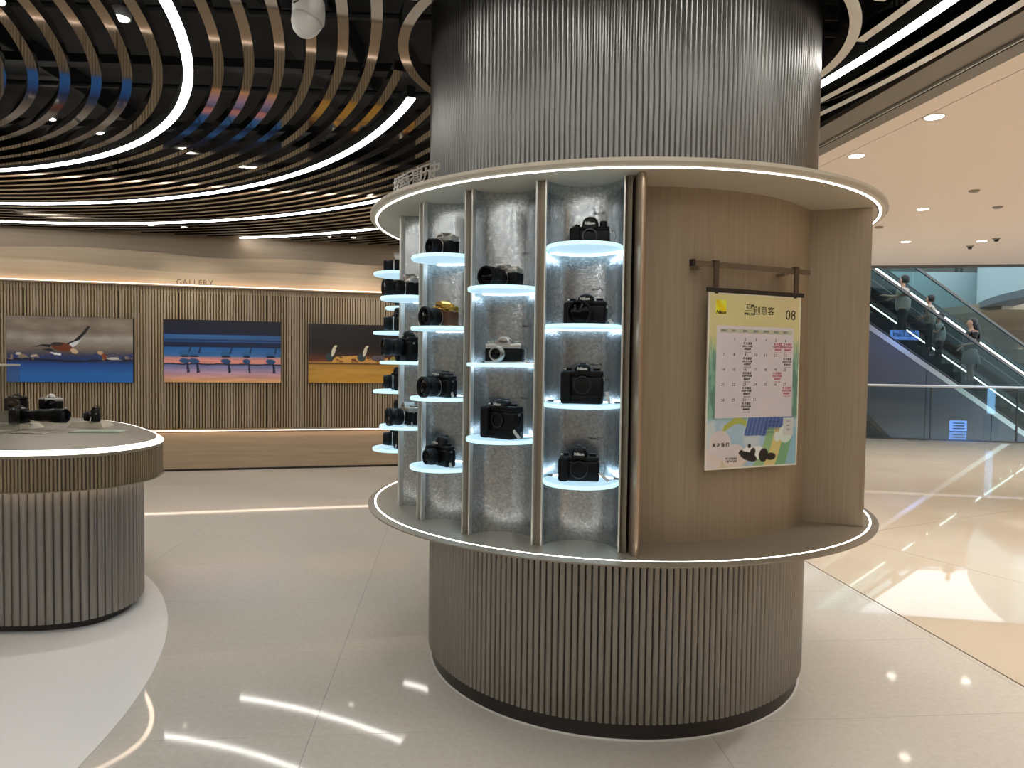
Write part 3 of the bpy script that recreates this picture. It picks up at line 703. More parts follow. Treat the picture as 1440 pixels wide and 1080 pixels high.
# ------------------------------------------------------------------ photo cameras
def rbox(x0, x1, y0, y1, z0, z1, name, m, parent, bev=.006, seg=3):
    mb = MB(); mb.box(x0, x1, y0, y1, z0, z1); o = mb.build(name, m, parent, bevel=bev, seg=seg); o.data.polygons.foreach_set('use_smooth', [True] * len(o.data.polygons)); return o
YROT = Matrix.Rotation(PI / 2, 4, 'X')       # lathe axis z -> -y (towards the front)
def photo_camera(label, loc, rotz, W=.15, H=.085, D=.05, top='black', prism='round', lens=None, lens_r=.03, lens_x=0., grip=True, vgrip=False, mount=True, tether=True, brand=True,
                 lens_ring=False, knob=False, group=None, skin=None, pz=.026, flash=False, s=1.0, tag_lean=.2, silver_lens=False, tagdown=False):
    """local: front faces -y, base at z = 0"""
    t = thing('camera', label, 'camera', loc, rotz, group); t.scale = (s, s, s)
    mt = {'black': M_CAMBLK, 'silver': M_CAMSILV, 'gold': M_CAMGOLD}[top]; mk = skin or (M_CAMGRIP if top != 'gold' else M_LEATHER)
    hb = H * (.76 if top != 'black' else .82)
    z0 = 0.
    rbox(-W / 2, W / 2, -D / 2, D / 2, z0, hb, 'body', mk if top != 'black' else M_CAMBLK, t, .009 if grip else .006)
    if top != 'black': rbox(-W / 2 - .0005, W / 2 + .0005, -D / 2 - .0005, D / 2 + .0005, 0, .008, 'base_plate', mt, t, .003)
    rbox(-W / 2 + .001, W / 2 - .001, -D / 2 + .002, D / 2 - .002, hb - .002, H, 'top_plate', mt, t, .004 if top != 'black' else .008)
    if grip:
        rbox(-W / 2 - .002, -W / 2 + .036, -D / 2 - .020, 0, 0, H - .004, 'grip', M_CAMGRIP, t, .010)
    if vgrip:
        rbox(-W / 2 + .004, W / 2 - .004, -D / 2 - .010, D / 2, 0, .034, 'vertical_grip', M_CAMGRIP, t, .010)
    # prism housing
    if prism == 'round':
        v = []; f = []; zs = [(H - .006, 1.0, 1.0), (H + pz * .45, .93, .9), (H + pz * .8, .74, .78), (H + pz, .45, .6)]; n = 20
        for z, sx, sy in zs:
            for k in range(n):
                a = 2 * PI * k / n; cx, sy_ = math.cos(a), math.sin(a)
                v.append((.032 * sx * math.copysign(abs(cx) ** .7, cx), -.004 + (D / 2 + .003) * sy * math.copysign(abs(sy_) ** .7, sy_), z))
        for i in range(len(zs) - 1):
            for k in range(n): f.append((i * n + k, i * n + (k + 1) % n, (i + 1) * n + (k + 1) % n, (i + 1) * n + k))
        f.append(tuple(range((len(zs) - 1) * n, len(zs) * n)))
        me = mesh_data('prism_housing', v, f, M_CAMBLK if top == 'black' else mt); fixn(me); smooth_by_angle(me, 50); ph = link('prism_housing', me, t)
    else:
        P = [(-.031, H - .004), (-.026, H + pz * .5), (-.012, H + pz), (.012, H + pz), (.026, H + pz * .5), (.031, H - .004)]
        mb = MB(); mb.prism(P, -D / 2 + .006, D / 2 + .004, Matrix.Rotation(PI / 2, 4, 'X')); ph = mb.build('prism_housing', mt, t, bevel=.002)
    if brand: text('brand_lettering', 'Nikon', .0145, M_INKWHT if top == 'black' else M_INKBLK, ph, face_matrix((0, -D / 2 - .0068 if prism == 'round' else -D / 2 - .0048, H + pz * .28), (1, 0, 0), (0, .12, 1)), bold=.0004)
    MB().box(-.011, .011, -.004, .02, H + pz - .001, H + pz + .003).build('hot_shoe', {'black': M_CAMBLK, 'silver': M_CAMSILV, 'gold': M_CAMGOLD}[top], t)
    # dials and release
    for x, r, h in ((-W * .34, .011, .009), (W * .33, .0135, .008 if not knob else .02)):
        MB().lathe([(.001, H - .002), (r, H - .002), (r, H + h), (r * .9, H + h + .001), (.001, H + h + .001)], 20, Matrix.Translation((x, .002, 0))).build('dial', mt, t, auto=True)
    MB().lathe([(.001, H), (.005, H), (.0048, H + .007), (.001, H + .0075)], 12, Matrix.Translation((-W * .43, -.010, 0))).build('shutter_button', M_CAMSILV, t, smooth=True)
    zl = H * .47 + (.012 if vgrip else 0); F = Matrix.Translation((lens_x, -D / 2 + .002, zl)) @ YROT
    if lens:      # lens: list of (radius, depth from the body)
        pr = [(.001, 0)] + list(lens) + [(lens[-1][0] * .86, lens[-1][1]), (lens[-1][0] * .8, lens[-1][1] - .008)]
        ln = MB().lathe(pr, 36, F).build('lens', M_CAMSILV if silver_lens else M_CAMBLK, t, auto=True)
        r, dp = lens[-1]
        MB().lathe([(r * .82, dp - .0085), (r * .5, dp - .0045), (.0005, dp - .003)], 36, F).build('front_glass', M_GLASSD, ln, smooth=True)
        for q in range(1, len(lens)):
            if abs(lens[q][0] - lens[q - 1][0]) < 1e-4 and lens[q][1] - lens[q - 1][1] > .01:
                r2, dm = lens[q][0], (lens[q][1] + lens[q - 1][1]) / 2; h = (lens[q][1] - lens[q - 1][1]) * .28
                MB().lathe([(r2, dm - h), (r2 + .0013, dm - h + .001), (r2 + .0013, dm + h - .001), (r2, dm + h)], 40, F).build('focus_ring', M_CAMGRIP if not silver_lens else M_CAMSILV, ln, auto=True)
        if lens_ring:
            r1, d1 = lens[0]; MB().lathe([(r1 + .0005, d1 + .001), (r1 + .003, d1 + .002), (r1 + .003, d1 + .0065), (r1 + .0005, d1 + .0075)], 40, F).build('silver_ring', M_CAMSILV, ln, auto=True)
    elif mount:
        mr = MB().lathe([(lens_r, 0), (lens_r, .007), (lens_r - .006, .0072), (lens_r - .006, -.012), (.001, -.012)], 36, F).build('lens_mount', M_CAMBLK, t, auto=True)
        MB().lathe([(lens_r - .0015, .0074), (lens_r - .0055, .0076)], 36, F).build('mount_flange', mat('worn_mount_metal', (70, 70, 72), .3, .9), mr)
        MB().lathe([(lens_r - .007, -.0100), (.001, -.0095)], 30, F).build('mirror_box', M_GLASSD, mr)
    MB().box(W / 2 - .001, W / 2 + .004, -.004, .004, H * .7, H * .78).build('strap_lug', M_CAMSILV, t)
    if tether:
        x = W / 2 + .003; zz = H * .72
        pts = [(x, 0, zz), (x + .012, -.006, zz + .006), (x + .020, -.01, zz - .014), (x + .013, -.012, zz - .034), (x + .007, -.012, zz - .045)]
        cb = MB().tube(pts, .0011, 6).build('tether_loop', M_INKBLK, t)
        if tagdown: a = Vector((x - .004, -.03, .036)); b = Vector((x + .03, -.035, .008))
        else: a = Vector((x + .008, -.012, zz - .042)); b = Vector((x + .010 + tag_lean * .05, -.014, .004))
        MB().bar(a, b, .012, .005, (0, 1, .01)).build('security_tag', M_TAG, t, bevel=.001)
        MB().tube([b, b + Vector((.014, .03, .001)), b + Vector((.024, .06, .002))], .0013, 6).build('tether_cord', M_BRACKET, t)
    return t
PRIME = [(.031, .004), (.033, .010), (.033, .040), (.031, .048), (.031, .055)]
BIGPR = [(.033, .004), (.037, .012), (.037, .045), (.035, .050), (.041, .060), (.041, .078)]
ZOOM = [(.033, .004), (.036, .01), (.036, .05), (.033, .055), (.038, .062), (.038, .1)]
WIDE = [(.033, .003), (.036, .008), (.036, .03), (.045, .04), (.045, .052)]
CLASSIC = [(.028, .004), (.030, .008), (.030, .018), (.027, .022), (.027, .032), (.0245, .036), (.0245, .042)]
def shelf_cam(k, j, label, dx=0., dy=-.015, yaw=0., **kw):
    th = NTH[k]; L = niche_local(th); zz = (ODD if k % 2 else EVEN)[j] + .0061
    p_ = L @ Vector((dx, dy, 0)); return photo_camera(label, (PX + p_.x, PY + p_.y, zz), R_(th) + R_(yaw), **kw)
# niche nearest the bay, from top
shelf_cam(0, 0, 'black camera with tall round prism, top shelf of the niche beside the bronze fin', .022, yaw=4, W=.142, H=.068, pz=.034, lens=None, lens_r=.029, knob=True, grip=True)
shelf_cam(0, 1, 'black camera with wide dark lens and silver ring, second shelf beside the bronze fin', .012, yaw=-4, W=.150, H=.088, pz=.024, lens=WIDE, lens_x=-.012, lens_ring=True)
shelf_cam(0, 2, 'tall black camera body with vertical grip and no lens, third shelf beside the bronze fin', .004, yaw=2, W=.152, H=.122, pz=.024, vgrip=True, lens=None, lens_r=.034)
shelf_cam(0, 3, 'black digital camera body without lens on the lowest shelf beside the bronze fin', -.004, yaw=6, W=.148, H=.092, pz=.034, lens=None, lens_r=.034, tagdown=True, vgrip=False)
# second niche
shelf_cam(1, 0, 'chrome-topped camera with long black lens, uppermost shelf of the second niche from the bronze fin', .012, yaw=-6, W=.142, H=.072, pz=.016, top='silver', prism='angular', grip=False, lens=ZOOM, lens_x=.0, tether=False, lens_ring=True)
shelf_cam(1, 1, 'classic silver camera with pointed prism and stepped silver lens on the middle of three shelves', .014, yaw=14, W=.146, H=.076, pz=.024, top='silver', prism='angular', grip=False, lens=CLASSIC, silver_lens=True, lens_x=-.018)
shelf_cam(1, 2, 'large sideways black camera with deep grip, lowest shelf, second niche from the bronze fin', .012, yaw=-8, W=.150, H=.125, pz=.024, vgrip=True, D=.07, lens=None, lens_r=.03, tagdown=True)
# third niche
shelf_cam(2, 0, 'chrome-topped black camera with glossy lens on the topmost shelf, third niche from the bronze fin', .012, yaw=-4, W=.140, H=.078, pz=.018, top='silver', prism='angular', grip=False, lens=PRIME, lens_ring=True, tether=False)
shelf_cam(2, 1, 'gold-plated camera with brown leather and a black lens on the third niche', .010, yaw=-2, W=.142, H=.084, pz=.022, top='gold', prism='angular', grip=False, lens=BIGPR, lens_ring=True, tether=False)
shelf_cam(2, 2, 'black camera with fat zoom lens and silver ring, third shelf of the third niche', .008, yaw=-4, W=.142, H=.088, pz=.014, lens=BIGPR, lens_ring=True, s=1.02)
shelf_cam(2, 3, 'black reflex camera with shiny lens and grey tag, lowest shelf of the third niche', .006, yaw=-6, W=.142, H=.086, pz=.036, lens=PRIME, tagdown=False)
# fourth niche
shelf_cam(3, 0, 'chrome-topped camera with silver-ringed lens, upper shelf of the fourth niche from the bronze fin', .01, W=.142, H=.082, pz=.02, top='silver', prism='angular', grip=False, lens=ZOOM, lens_ring=True, tether=False)
shelf_cam(3, 1, 'big all-black camera with a large lens on the middle shelf of the fourth niche', .0, W=.150, H=.11, pz=.026, vgrip=True, lens=ZOOM, tether=False)
shelf_cam(3, 2, 'silver-topped camera with a glossy black lens on the lower shelf of the fourth niche', .01, W=.142, H=.084, pz=.022, top='silver', prism='angular', grip=False, lens=BIGPR, lens_ring=True)
# fifth niche, seen edge-on
shelf_cam(4, 0, 'silver camera seen edge-on on the highest shelf jutting over the gallery wall', .0, W=.138, H=.082, pz=.02, top='silver', prism='angular', grip=False, lens=[(.028, .004), (.029, .01), (.029, .03), (.026, .04), (.026, .058)], lens_ring=True, tether=False)
shelf_cam(4, 1, 'black camera half hidden on the second jutting shelf before the dark brown picture', .0, W=.145, H=.09, pz=.03, lens=PRIME, tether=False, lens_ring=True)
shelf_cam(4, 2, 'black camera half hidden on the third jutting shelf before the wall slats', .0, W=.145, H=.088, pz=.028, lens=PRIME, tether=False, lens_ring=True)
shelf_cam(4, 3, 'black camera half hidden on the lowest jutting shelf before the wall base', .0, W=.145, H=.09, pz=.03, lens=PRIME, tether=True, lens_ring=True)
shelf_cam(5, 0, 'dark camera on the upper shelf hidden round the far side of the pillar', .0, W=.145, H=.09, lens=PRIME, tether=False)
shelf_cam(5, 1, 'dark camera on the middle shelf hidden round the far side of the pillar', .0, W=.145, H=.09, lens=PRIME, tether=False)
shelf_cam(5, 2, 'black camera peeping out behind a silver-topped one at the far side of the pillar', .0, W=.145, H=.10, lens=PRIME, tether=False, lens_ring=True)

# ------------------------------------------------------------------ gallery pictures
def lerp_stops(v, stops):
    xs = [a for a, _ in stops]; return np.stack([np.interp(v, xs, [c[k] for _, c in stops]) for k in range(3)], -1)
def ellipse(u, v, c, cx, cy, a, b, rot, col, asp):
    x, y = (u - cx) * asp, v - cy; cr, sr = math.cos(rot), math.sin(rot)
    c[((x * cr + y * sr) / a) ** 2 + ((-x * sr + y * cr) / b) ** 2 < 1] = col
def poly(u, v, c, pts, col):
    ins = np.zeros(len(u), bool); n = len(pts)
    for i in range(n):
        (x0, y0), (x1, y1) = pts[i], pts[(i + 1) % n]
        cond = ((y0 > v) != (y1 > v)); xx = x0 + (v - y0) * (x1 - x0) / ((y1 - y0) if y1 != y0 else 1e-9); ins ^= cond & (u < xx)
    c[ins] = col
def art_ducks(u, v):
    A = 1.72
    c = lerp_stops(v, [(0, (40, 110, 190)), (.12, (40, 112, 190)), (.27, (34, 84, 160)), (.31, (24, 56, 110)), (.33, (30, 44, 90)), (.42, (70, 72, 96)), (.5, (118, 104, 92)), (.6, (150, 140, 130)), (.68, (168, 160, 152)), (.78, (132, 118, 106)), (.9, (142, 130, 116)), (1, (126, 114, 100))])
    n = fbm(u * 9, v * 12, 2); c = c + ((n - .5) * 46 * smooth01(.36, .5, v))[:, None]
    m = (v > .30) & (v < .42 + .03 * np.sin(u * 20)) & (fbm(u * 40, v * 60, 4) > .5); c[m] = (36, 62, 120)
    c[(np.abs(v - .335 - .012 * np.sin(u * 9)) < .012)] = (16, 20, 40)
    g = (fbm(u * 50, v * 40, 9) > .6) & (v > .34) & (v < .42) & ((u < .28) | (u > .75)); c[g] = (150, 130, 106)
    poly(u, v, c, [(.47, .55), (.55, .62), (.62, .76), (.655, .86), (.635, .87), (.58, .74), (.52, .64), (.47, .60)], (20, 18, 20))
    poly(u, v, c, [(.47, .56), (.50, .60), (.58, .66), (.55, .58), (.50, .52)], (228, 230, 234))
    poly(u, v, c, [(.20, .53), (.28, .58), (.36, .58), (.33, .53), (.27, .55)], (26, 26, 40)); poly(u, v, c, [(.20, .48), (.34, .52), (.38, .46), (.25, .50)], (32, 34, 52))
    poly(u, v, c, [(.33, .46), (.42, .44), (.42, .41), (.37, .42)], (232, 234, 236))
    ellipse(u, v, c, .43, .54, .15, .065, -.2, (116, 54, 30), A); ellipse(u, v, c, .39, .58, .08, .03, 0, (52, 44, 36), A); ellipse(u, v, c, .525, .48, .055, .036, -.5, (214, 186, 150), A)
    ellipse(u, v, c, .735, .455, .045, .028, -.2, (206, 170, 128), A); ellipse(u, v, c, .765, .40, .03, .05, .4, (146, 70, 40), A); ellipse(u, v, c, .84, .37, .09, .02, 0, (206, 206, 206), A)
    ellipse(u, v, c, .09, .43, .04, .022, 0, (206, 196, 180), A); ellipse(u, v, c, .13, .40, .05, .025, -.3, (150, 126, 100), A); ellipse(u, v, c, .21, .40, .05, .02, .2, (190, 176, 160), A)
    return c
def art_swans(u, v):
    A = 1.72
    c = lerp_stops(v, [(0, (232, 176, 110)), (.07, (218, 160, 140)), (.16, (190, 152, 178)), (.26, (126, 130, 176)), (.30, (70, 84, 130)), (.305, (226, 150, 140)), (.36, (228, 150, 138)), (.40, (190, 140, 150)), (.43, (60, 110, 170)), (.56, (34, 98, 164)), (.575, (14, 30, 66)), (.64, (16, 34, 72)), (.66, (40, 90, 150)), (.68, (16, 40, 84)), (.70, (50, 90, 140)), (.76, (44, 100, 160)), (.78, (12, 24, 58)), (.86, (13, 20, 44)), (1, (14, 16, 34))])
    n = fbm(u * 6, v * 60, 3); c = c * (.86 + .28 * n)[:, None]
    c[(np.abs(v - .295 - .006 * np.sin(u * 30)) < .010)] = (30, 26, 48)
    for x, s in ((.17, 1.), (.25, 1.1), (.52, 1.), (.70, .8), (.91, 1.)):
        ellipse(u, v, c, x, .47, .085 * s, .045, .15, (42, 98, 150), A); ellipse(u, v, c, x, .42, .07 * s, .018, 0, (14, 30, 58), A)
        ellipse(u, v, c, x, .345, .075 * s, .04, -.1, (44, 84, 130), A)
        poly(u, v, c, [(x + .045 * s, .47), (x + .06 * s, .60), (x + .05 * s, .60), (x + .03 * s, .48)], (20, 40, 70)); poly(u, v, c, [(x + .03 * s, .32), (x + .045 * s, .16), (x + .02 * s, .15), (x + .02 * s, .17), (x + .015 * s, .31)], (24, 34, 66))
    return c
def art_gold(u, v):
    A = 1.72
    c = lerp_stops(v, [(0, (196, 146, 58)), (.2, (192, 144, 62)), (.31, (176, 132, 60)), (.33, (70, 40, 18)), (.35, (196, 148, 80)), (.37, (110, 60, 24)), (.46, (74, 40, 20)), (.56, (30, 20, 16)), (.7, (24, 17, 15)), (1, (30, 23, 19))])
    n = fbm(u * 5, v * 22, 6); c = c * (.88 + .24 * n)[:, None]
    m = (v > .34) & (v < .47 - .3 * np.abs(u - .45) * .4) & (u > .22) & (fbm(u * 26, v * 30, 8) > .42); c[m] = (206, 152, 78)
    for x in (.22, .52, .86):
        ellipse(u, v, c, x - .02, .44, .07, .07, .5, (46, 62, 66), A); ellipse(u, v, c, x + .012, .54, .028, .085, -.25, (206, 200, 180), A); ellipse(u, v, c, x + .03, .62, .03, .02, .5, (214, 204, 180), A)
    ellipse(u, v, c, .66, .43, .12, .05, 0, (96, 88, 96), A); ellipse(u, v, c, .82, .42, .08, .05, .2, (150, 136, 60), A)
    return c
def picture(s0, s1, z0, z1, func, label):
    wd, ht = s1 - s0, z1 - z0; c = wallp((s0 + s1) / 2, (z0 + z1) / 2, .098)
    t = thing('gallery_picture', label, 'picture', c, math.atan2(WT.y, WT.x))
    MB().box(-wd / 2, wd / 2, -.012, .0195, -ht / 2, ht / 2).build('backing_panel', M_INKBLK, t)
    sheet('photo_print', wd - .006, ht - .006, 260, 150, func, t, face_matrix((0, -.0125, 0), (1, 0, 0), (0, 0, 1)))
picture(-1.694, -.301, 1.147, 1.957, art_ducks, 'wide gallery picture of brown ducks flying over blue water')
picture(.051, 1.468, 1.153, 1.957, art_swans, 'wide gallery picture of wading birds at pink and blue dusk')
picture(1.814, 3.20, 1.155, 1.945, art_gold, 'dark brown and gold gallery picture of pale-necked birds, partly behind the pillar')
gl = thing('gallery_letters', 'thin brown letters reading GALLERY standing on the wall ledge', 'sign', wallp(.195, 2.39, .107), math.atan2(WT.y, WT.x))
x = 0.
for ch_ in 'GALLERY':
    me = text_data(ch_, .098, M_BRNLET, depth=.004, align='LEFT'); o = link('letter', me, gl); o.matrix_local = face_matrix((x, 0, .0375), (1, 0, 0), (0, 0, 1))
    x += max(v.co.x for v in me.vertices) + .009

# ------------------------------------------------------------------ round counter
CP = [(-2.61, 3.567), (-2.36, 3.62), (-2.20, 3.72), (-2.11, 3.88), (-2.085, 4.08), (-2.14, 4.3), (-2.27, 4.53), (-2.44, 4.745), (-2.77, 5.11), (-3.17, 5.42), (-3.6, 5.62), (-4.1, 5.65), (-4.55, 5.4), (-4.8, 4.95), (-4.7, 4.4), (-4.3, 3.95), (-3.7, 3.66), (-3.1, 3.555)]
def catmull(P, per=24):
    out = []; n = len(P)
    for i in range(n):
        a, b, c, d = (np.array(P[(i + k) % n]) for k in (-1, 0, 1, 2))
        for t in np.linspace(0, 1, per, endpoint=False): out.append(.5 * (2 * b + (c - a) * t + (2 * a - 5 * b + 4 * c - d) * t ** 2 + (3 * b - a - 3 * c + d) * t ** 3))
    return np.array(out)
def resample(P, n):
    Q = np.vstack([P, P[:1]]); L = np.r_[0, np.cumsum(np.hypot(*np.diff(Q, axis=0).T))]; t = np.linspace(0, L[-1], n, endpoint=False)
    return np.stack([np.interp(t, L, Q[:, k]) for k in (0, 1)], -1), L[-1]
RIM, PER = resample(catmull(CP), 240)
def inset(P, d):
    T = np.roll(P, -1, 0) - np.roll(P, 1, 0); T /= np.linalg.norm(T, axis=1)[:, None]; return P + np.stack([-T[:, 1], T[:, 0]], -1) * d
ctr = thing('round_counter', 'rounded display counter with glowing rim, slatted wooden band and ribbed metal base', 'counter', (-3.4, 4.5, 0))
RIMl = RIM - np.array([-3.4, 4.5])
def loftr(name, levels, m, cap_top=False, cap_bot=False, parent=ctr, smooth=True):
    v = []; f = []; n = len(RIMl)
    for d, z in levels: v += [(x, y, z) for x, y in inset(RIMl, d)]
    for i in range(len(levels) - 1):
        for k in range(n): f.append((i * n + k, i * n + (k + 1) % n, (i + 1) * n + (k + 1) % n, (i + 1) * n + k))
    if cap_bot: f.append(tuple(reversed(range(n))))
    if cap_top: f.append(tuple(range((len(levels) - 1) * n, len(levels) * n)))
    me = mesh_data(name, v, f, m); fixn(me)
    if smooth: smooth_by_angle(me, 30)
    return link(name, me, parent)
loftr('plinth', [(.16, 0), (.16, .05), (.30, .05)], M_DARK, cap_bot=True)
loftr('base_core', [(.125, .05), (.125, .775)], M_DARK)
loftr('counter_top', [(.02, .955), (.002, .955), (.0, .972), (.036, .9955), (.05, 1.0)], M_TAUPE, cap_top=True)
loftr('rim_light', [(.0015, .9732), (-.001, .975), (.033, .9972), (.037, .9958)], mat('rim_led', (255, 254, 250), .5, emit=2.6, emit_rgb=(255, 252, 244)))
loftr('band_core', [(.02, .777), (.012, .777), (.012, .956)], M_SLATBACK, cap_bot=True)
loftr('under_light', [(.06, .7765), (.06, .771), (.085, .771), (.085, .7765)], mat('under_led', (255, 230, 205), .5, emit=9, emit_rgb=(255, 226, 198)))
loftr('band_lip', [(.0, .777), (-.003, .777), (-.003, .784), (.0, .784)], M_TAUPE)
# fine slats of the band: too fine to pick apart
bp, bl_ = resample(inset(RIMl, .012), 420); tt = np.roll(bp, -1, 0) - np.roll(bp, 1, 0); tt /= np.linalg.norm(tt, axis=1)[:, None]; nnn = np.stack([tt[:, 1], -tt[:, 0]], -1)
mb = MB(); hw = bl_ / 420 * .34
for p_, t_, n_ in zip(bp, tt, nnn):
    P = [tuple(p_ - t_ * hw), tuple(p_ + t_ * hw), tuple(p_ + t_ * hw * .8 + n_ * .008), tuple(p_ - t_ * hw * .8 + n_ * .008)]; mb.prism(P, .784, .956)
stuff(mb.build('band_slat', M_CSLAT, ctr))
bp, bl_ = resample(inset(RIMl, .125), 168); tt = np.roll(bp, -1, 0) - np.roll(bp, 1, 0); tt /= np.linalg.norm(tt, axis=1)[:, None]
pw = bl_ / 168
prof = [(-.5 * pw, 0), (-.46 * pw, .007), (-.28 * pw, .013), (0, .0155), (.28 * pw, .013), (.46 * pw, .007), (.5 * pw, 0)]
v = []; f = []; n = len(prof)
for z in (.05, .776):
    for x, y in prof: v.append((x, -y, z))
for i in range(n - 1): f.append((i, i + 1, n + i + 1, n + i))
f += [tuple(reversed(range(n))), tuple(range(n, 2 * n))]
crib = mesh_data('rib', v, f, M_RIBC); fixn(crib); smooth_by_angle(crib, 50)
for p_, t_ in zip(bp, tt): link('rib', crib, ctr, loc=(p_[0], p_[1], 0), rotz=math.atan2(t_[1], t_[0]))
# things on the counter
def wedge(label, x, y, rz, wd, dp, h):
    t = thing('display_stand', label, 'display stand', (x, y, 1.0), rz)
    v = [(-wd / 2, -dp / 2, 0), (wd / 2, -dp / 2, 0), (wd / 2, dp / 2, 0), (-wd / 2, dp / 2, 0), (-wd * .4, -dp * .36, h), (wd * .4, -dp * .36, h), (wd * .4, dp * .4, h), (-wd * .4, dp * .4, h)]
    MB().add(v, [(0, 3, 2, 1), (4, 5, 6, 7), (0, 1, 5, 4), (1, 2, 6, 5), (2, 3, 7, 6), (3, 0, 4, 7)]).build('block', mat('stand_lacquer', (186, 176, 156), .4), t, bevel=.003)
    MB().box(-wd * .38, wd * .38, -dp * .34, dp * .38, h - .001, h + .003).build('top_pad', M_TAUPE2, t)
    return t
wedge('sloped grey stand under the long telephoto camera at the edge of the photo', -3.28, 4.66, R_(4), .24, .16, .030)
wedge('sloped grey stand under the camera with a white cable', -2.90, 4.82, R_(6), .24, .17, .032)
wedge('raised grey stand at the back carrying the small black camera', -3.66, 5.18, R_(20), .20, .15, .075)
wedge('raised grey stand at the back carrying the camera with silver prism', -3.42, 5.20, R_(30), .20, .15, .075)
TELE = [(.03, .004), (.034, .02), (.034, .07), (.043, .11), (.043, .2), (.05, .24), (.05, .34)]
photo_camera('black camera with a very long telephoto lens lying across the counter', (-3.28, 4.66, 1.0335), R_(84), W=.15, H=.105, pz=.022, vgrip=True, lens=TELE, tether=False, s=.92)
photo_camera('black camera on the stand nearest the counter tip with a white cable and tag', (-2.86, 4.82, 1.0355), R_(-62), W=.14, H=.085, pz=.024, lens=PRIME, tether=True, tagdown=True, s=.95)
photo_camera('small black camera standing behind the telephoto camera on the counter', (-3.66, 5.18, 1.0785), R_(20), W=.14, H=.095, pz=.026, lens=BIGPR, tether=False, s=1.0)
photo_camera('black camera with a silver prism behind the long lens on the counter', (-3.42, 5.20, 1.0785), R_(30), W=.15, H=.09, pz=.03, top='silver', prism='round', lens=BIGPR, grip=True, tether=True, s=1.0)
def card(label, x, y, rz, wd, dp, m, lines=0):
    t = thing('info_card', label, 'card', (x, y, 1.0), rz)
    MB().box(-wd / 2, wd / 2, -dp / 2, dp / 2, 0, .004).build('sheet', m, t)
    MB().box(-wd / 2, wd / 2, -dp / 2, -dp / 2 + .006, .004, .0055).build('edge_strip', M_DARK, t)
    for i in range(lines): MB().box(-wd * .4, wd * (.1 + .25 * (i % 2)), -dp * .3 + i * dp * .2, -dp * .3 + i * dp * .2 + .006, .004, .0048).build('text_line', M_INKBLK, t)
card('flat pale green information card near the counter tip', -2.66, 4.52, R_(8), .30, .18, mat('green_card', (168, 186, 164), .35), 2)
card('grey information card with dark lines in front of the stands', -3.0, 4.40, R_(-4), .22, .16, mat('grey_card', (176, 168, 152), .35), 4)
cs = thing('acrylic_case', 'clear acrylic display case on the counter at the edge of the photo', 'display case', (-3.30, 4.36, 1.0), R_(2))
for nm, b in (('front_pane', (-.16, .16, -.11, -.106, .004, .42)), ('back_pane', (-.16, .16, .106, .11, .004, .42)), ('side_pane', (.156, .16, -.106, .106, .004, .42)), ('side_pane', (-.16, -.156, -.106, .106, .004, .42))):
    MB().box(*b).build(nm, M_ACRYL, cs)
MB().box(-.163, .163, -.113, .113, .42, .43).build('lid', mat('frosted_acrylic', (190, 186, 176), .3), cs)
MB().box(-.15, .15, -.1, .1, 0, .012).build('case_base', M_TAUPE2, cs)
photo_camera('small dark camera inside the clear acrylic case', (-3.345, 4.37, 1.012), R_(-10), W=.13, H=.08, lens=PRIME, tether=False, s=.8)

# ------------------------------------------------------------------ mall: balustrade, escalators, atrium
bal = thing('glass_balustrade', 'glass balustrade with slim steel handrail along the atrium edge', 'balustrade', (BAL_P.x, BAL_P.y, 0), math.atan2(BAL_T.y, BAL_T.x))
segs = [-9.0, -7.2, -5.4, -3.6, -1.8, 0, 1.56, 3.1, 4.9]
for a, b in zip(segs[:-1], segs[1:]): MB().box(a + .012, b - .012, -.006, .006, .02, 1.06).build('glass_panel', M_GLASS, bal)
for a in segs: MB().box(a - .012, a + .012, .008, .04, -.1, 1.06).build('post', M_ESCSTEEL, bal)
MB().tube([(-9, 0, 1.085), (4.9, 0, 1.085)], .024, 12).build('handrail', M_TRIM, bal, smooth=True)
MB().box(-9, 4.9, -.03, .03, -.05, .025).build('base_channel', M_ESCSTEEL, bal)
M_NRAIL = mat('near_handrail', (104, 94, 86), .4)
EA = R_(10); ED = Vector((math.cos(EA), math.sin(EA), 0)); EN = Vector((-math.sin(EA), math.cos(EA), 0))
SL = .585
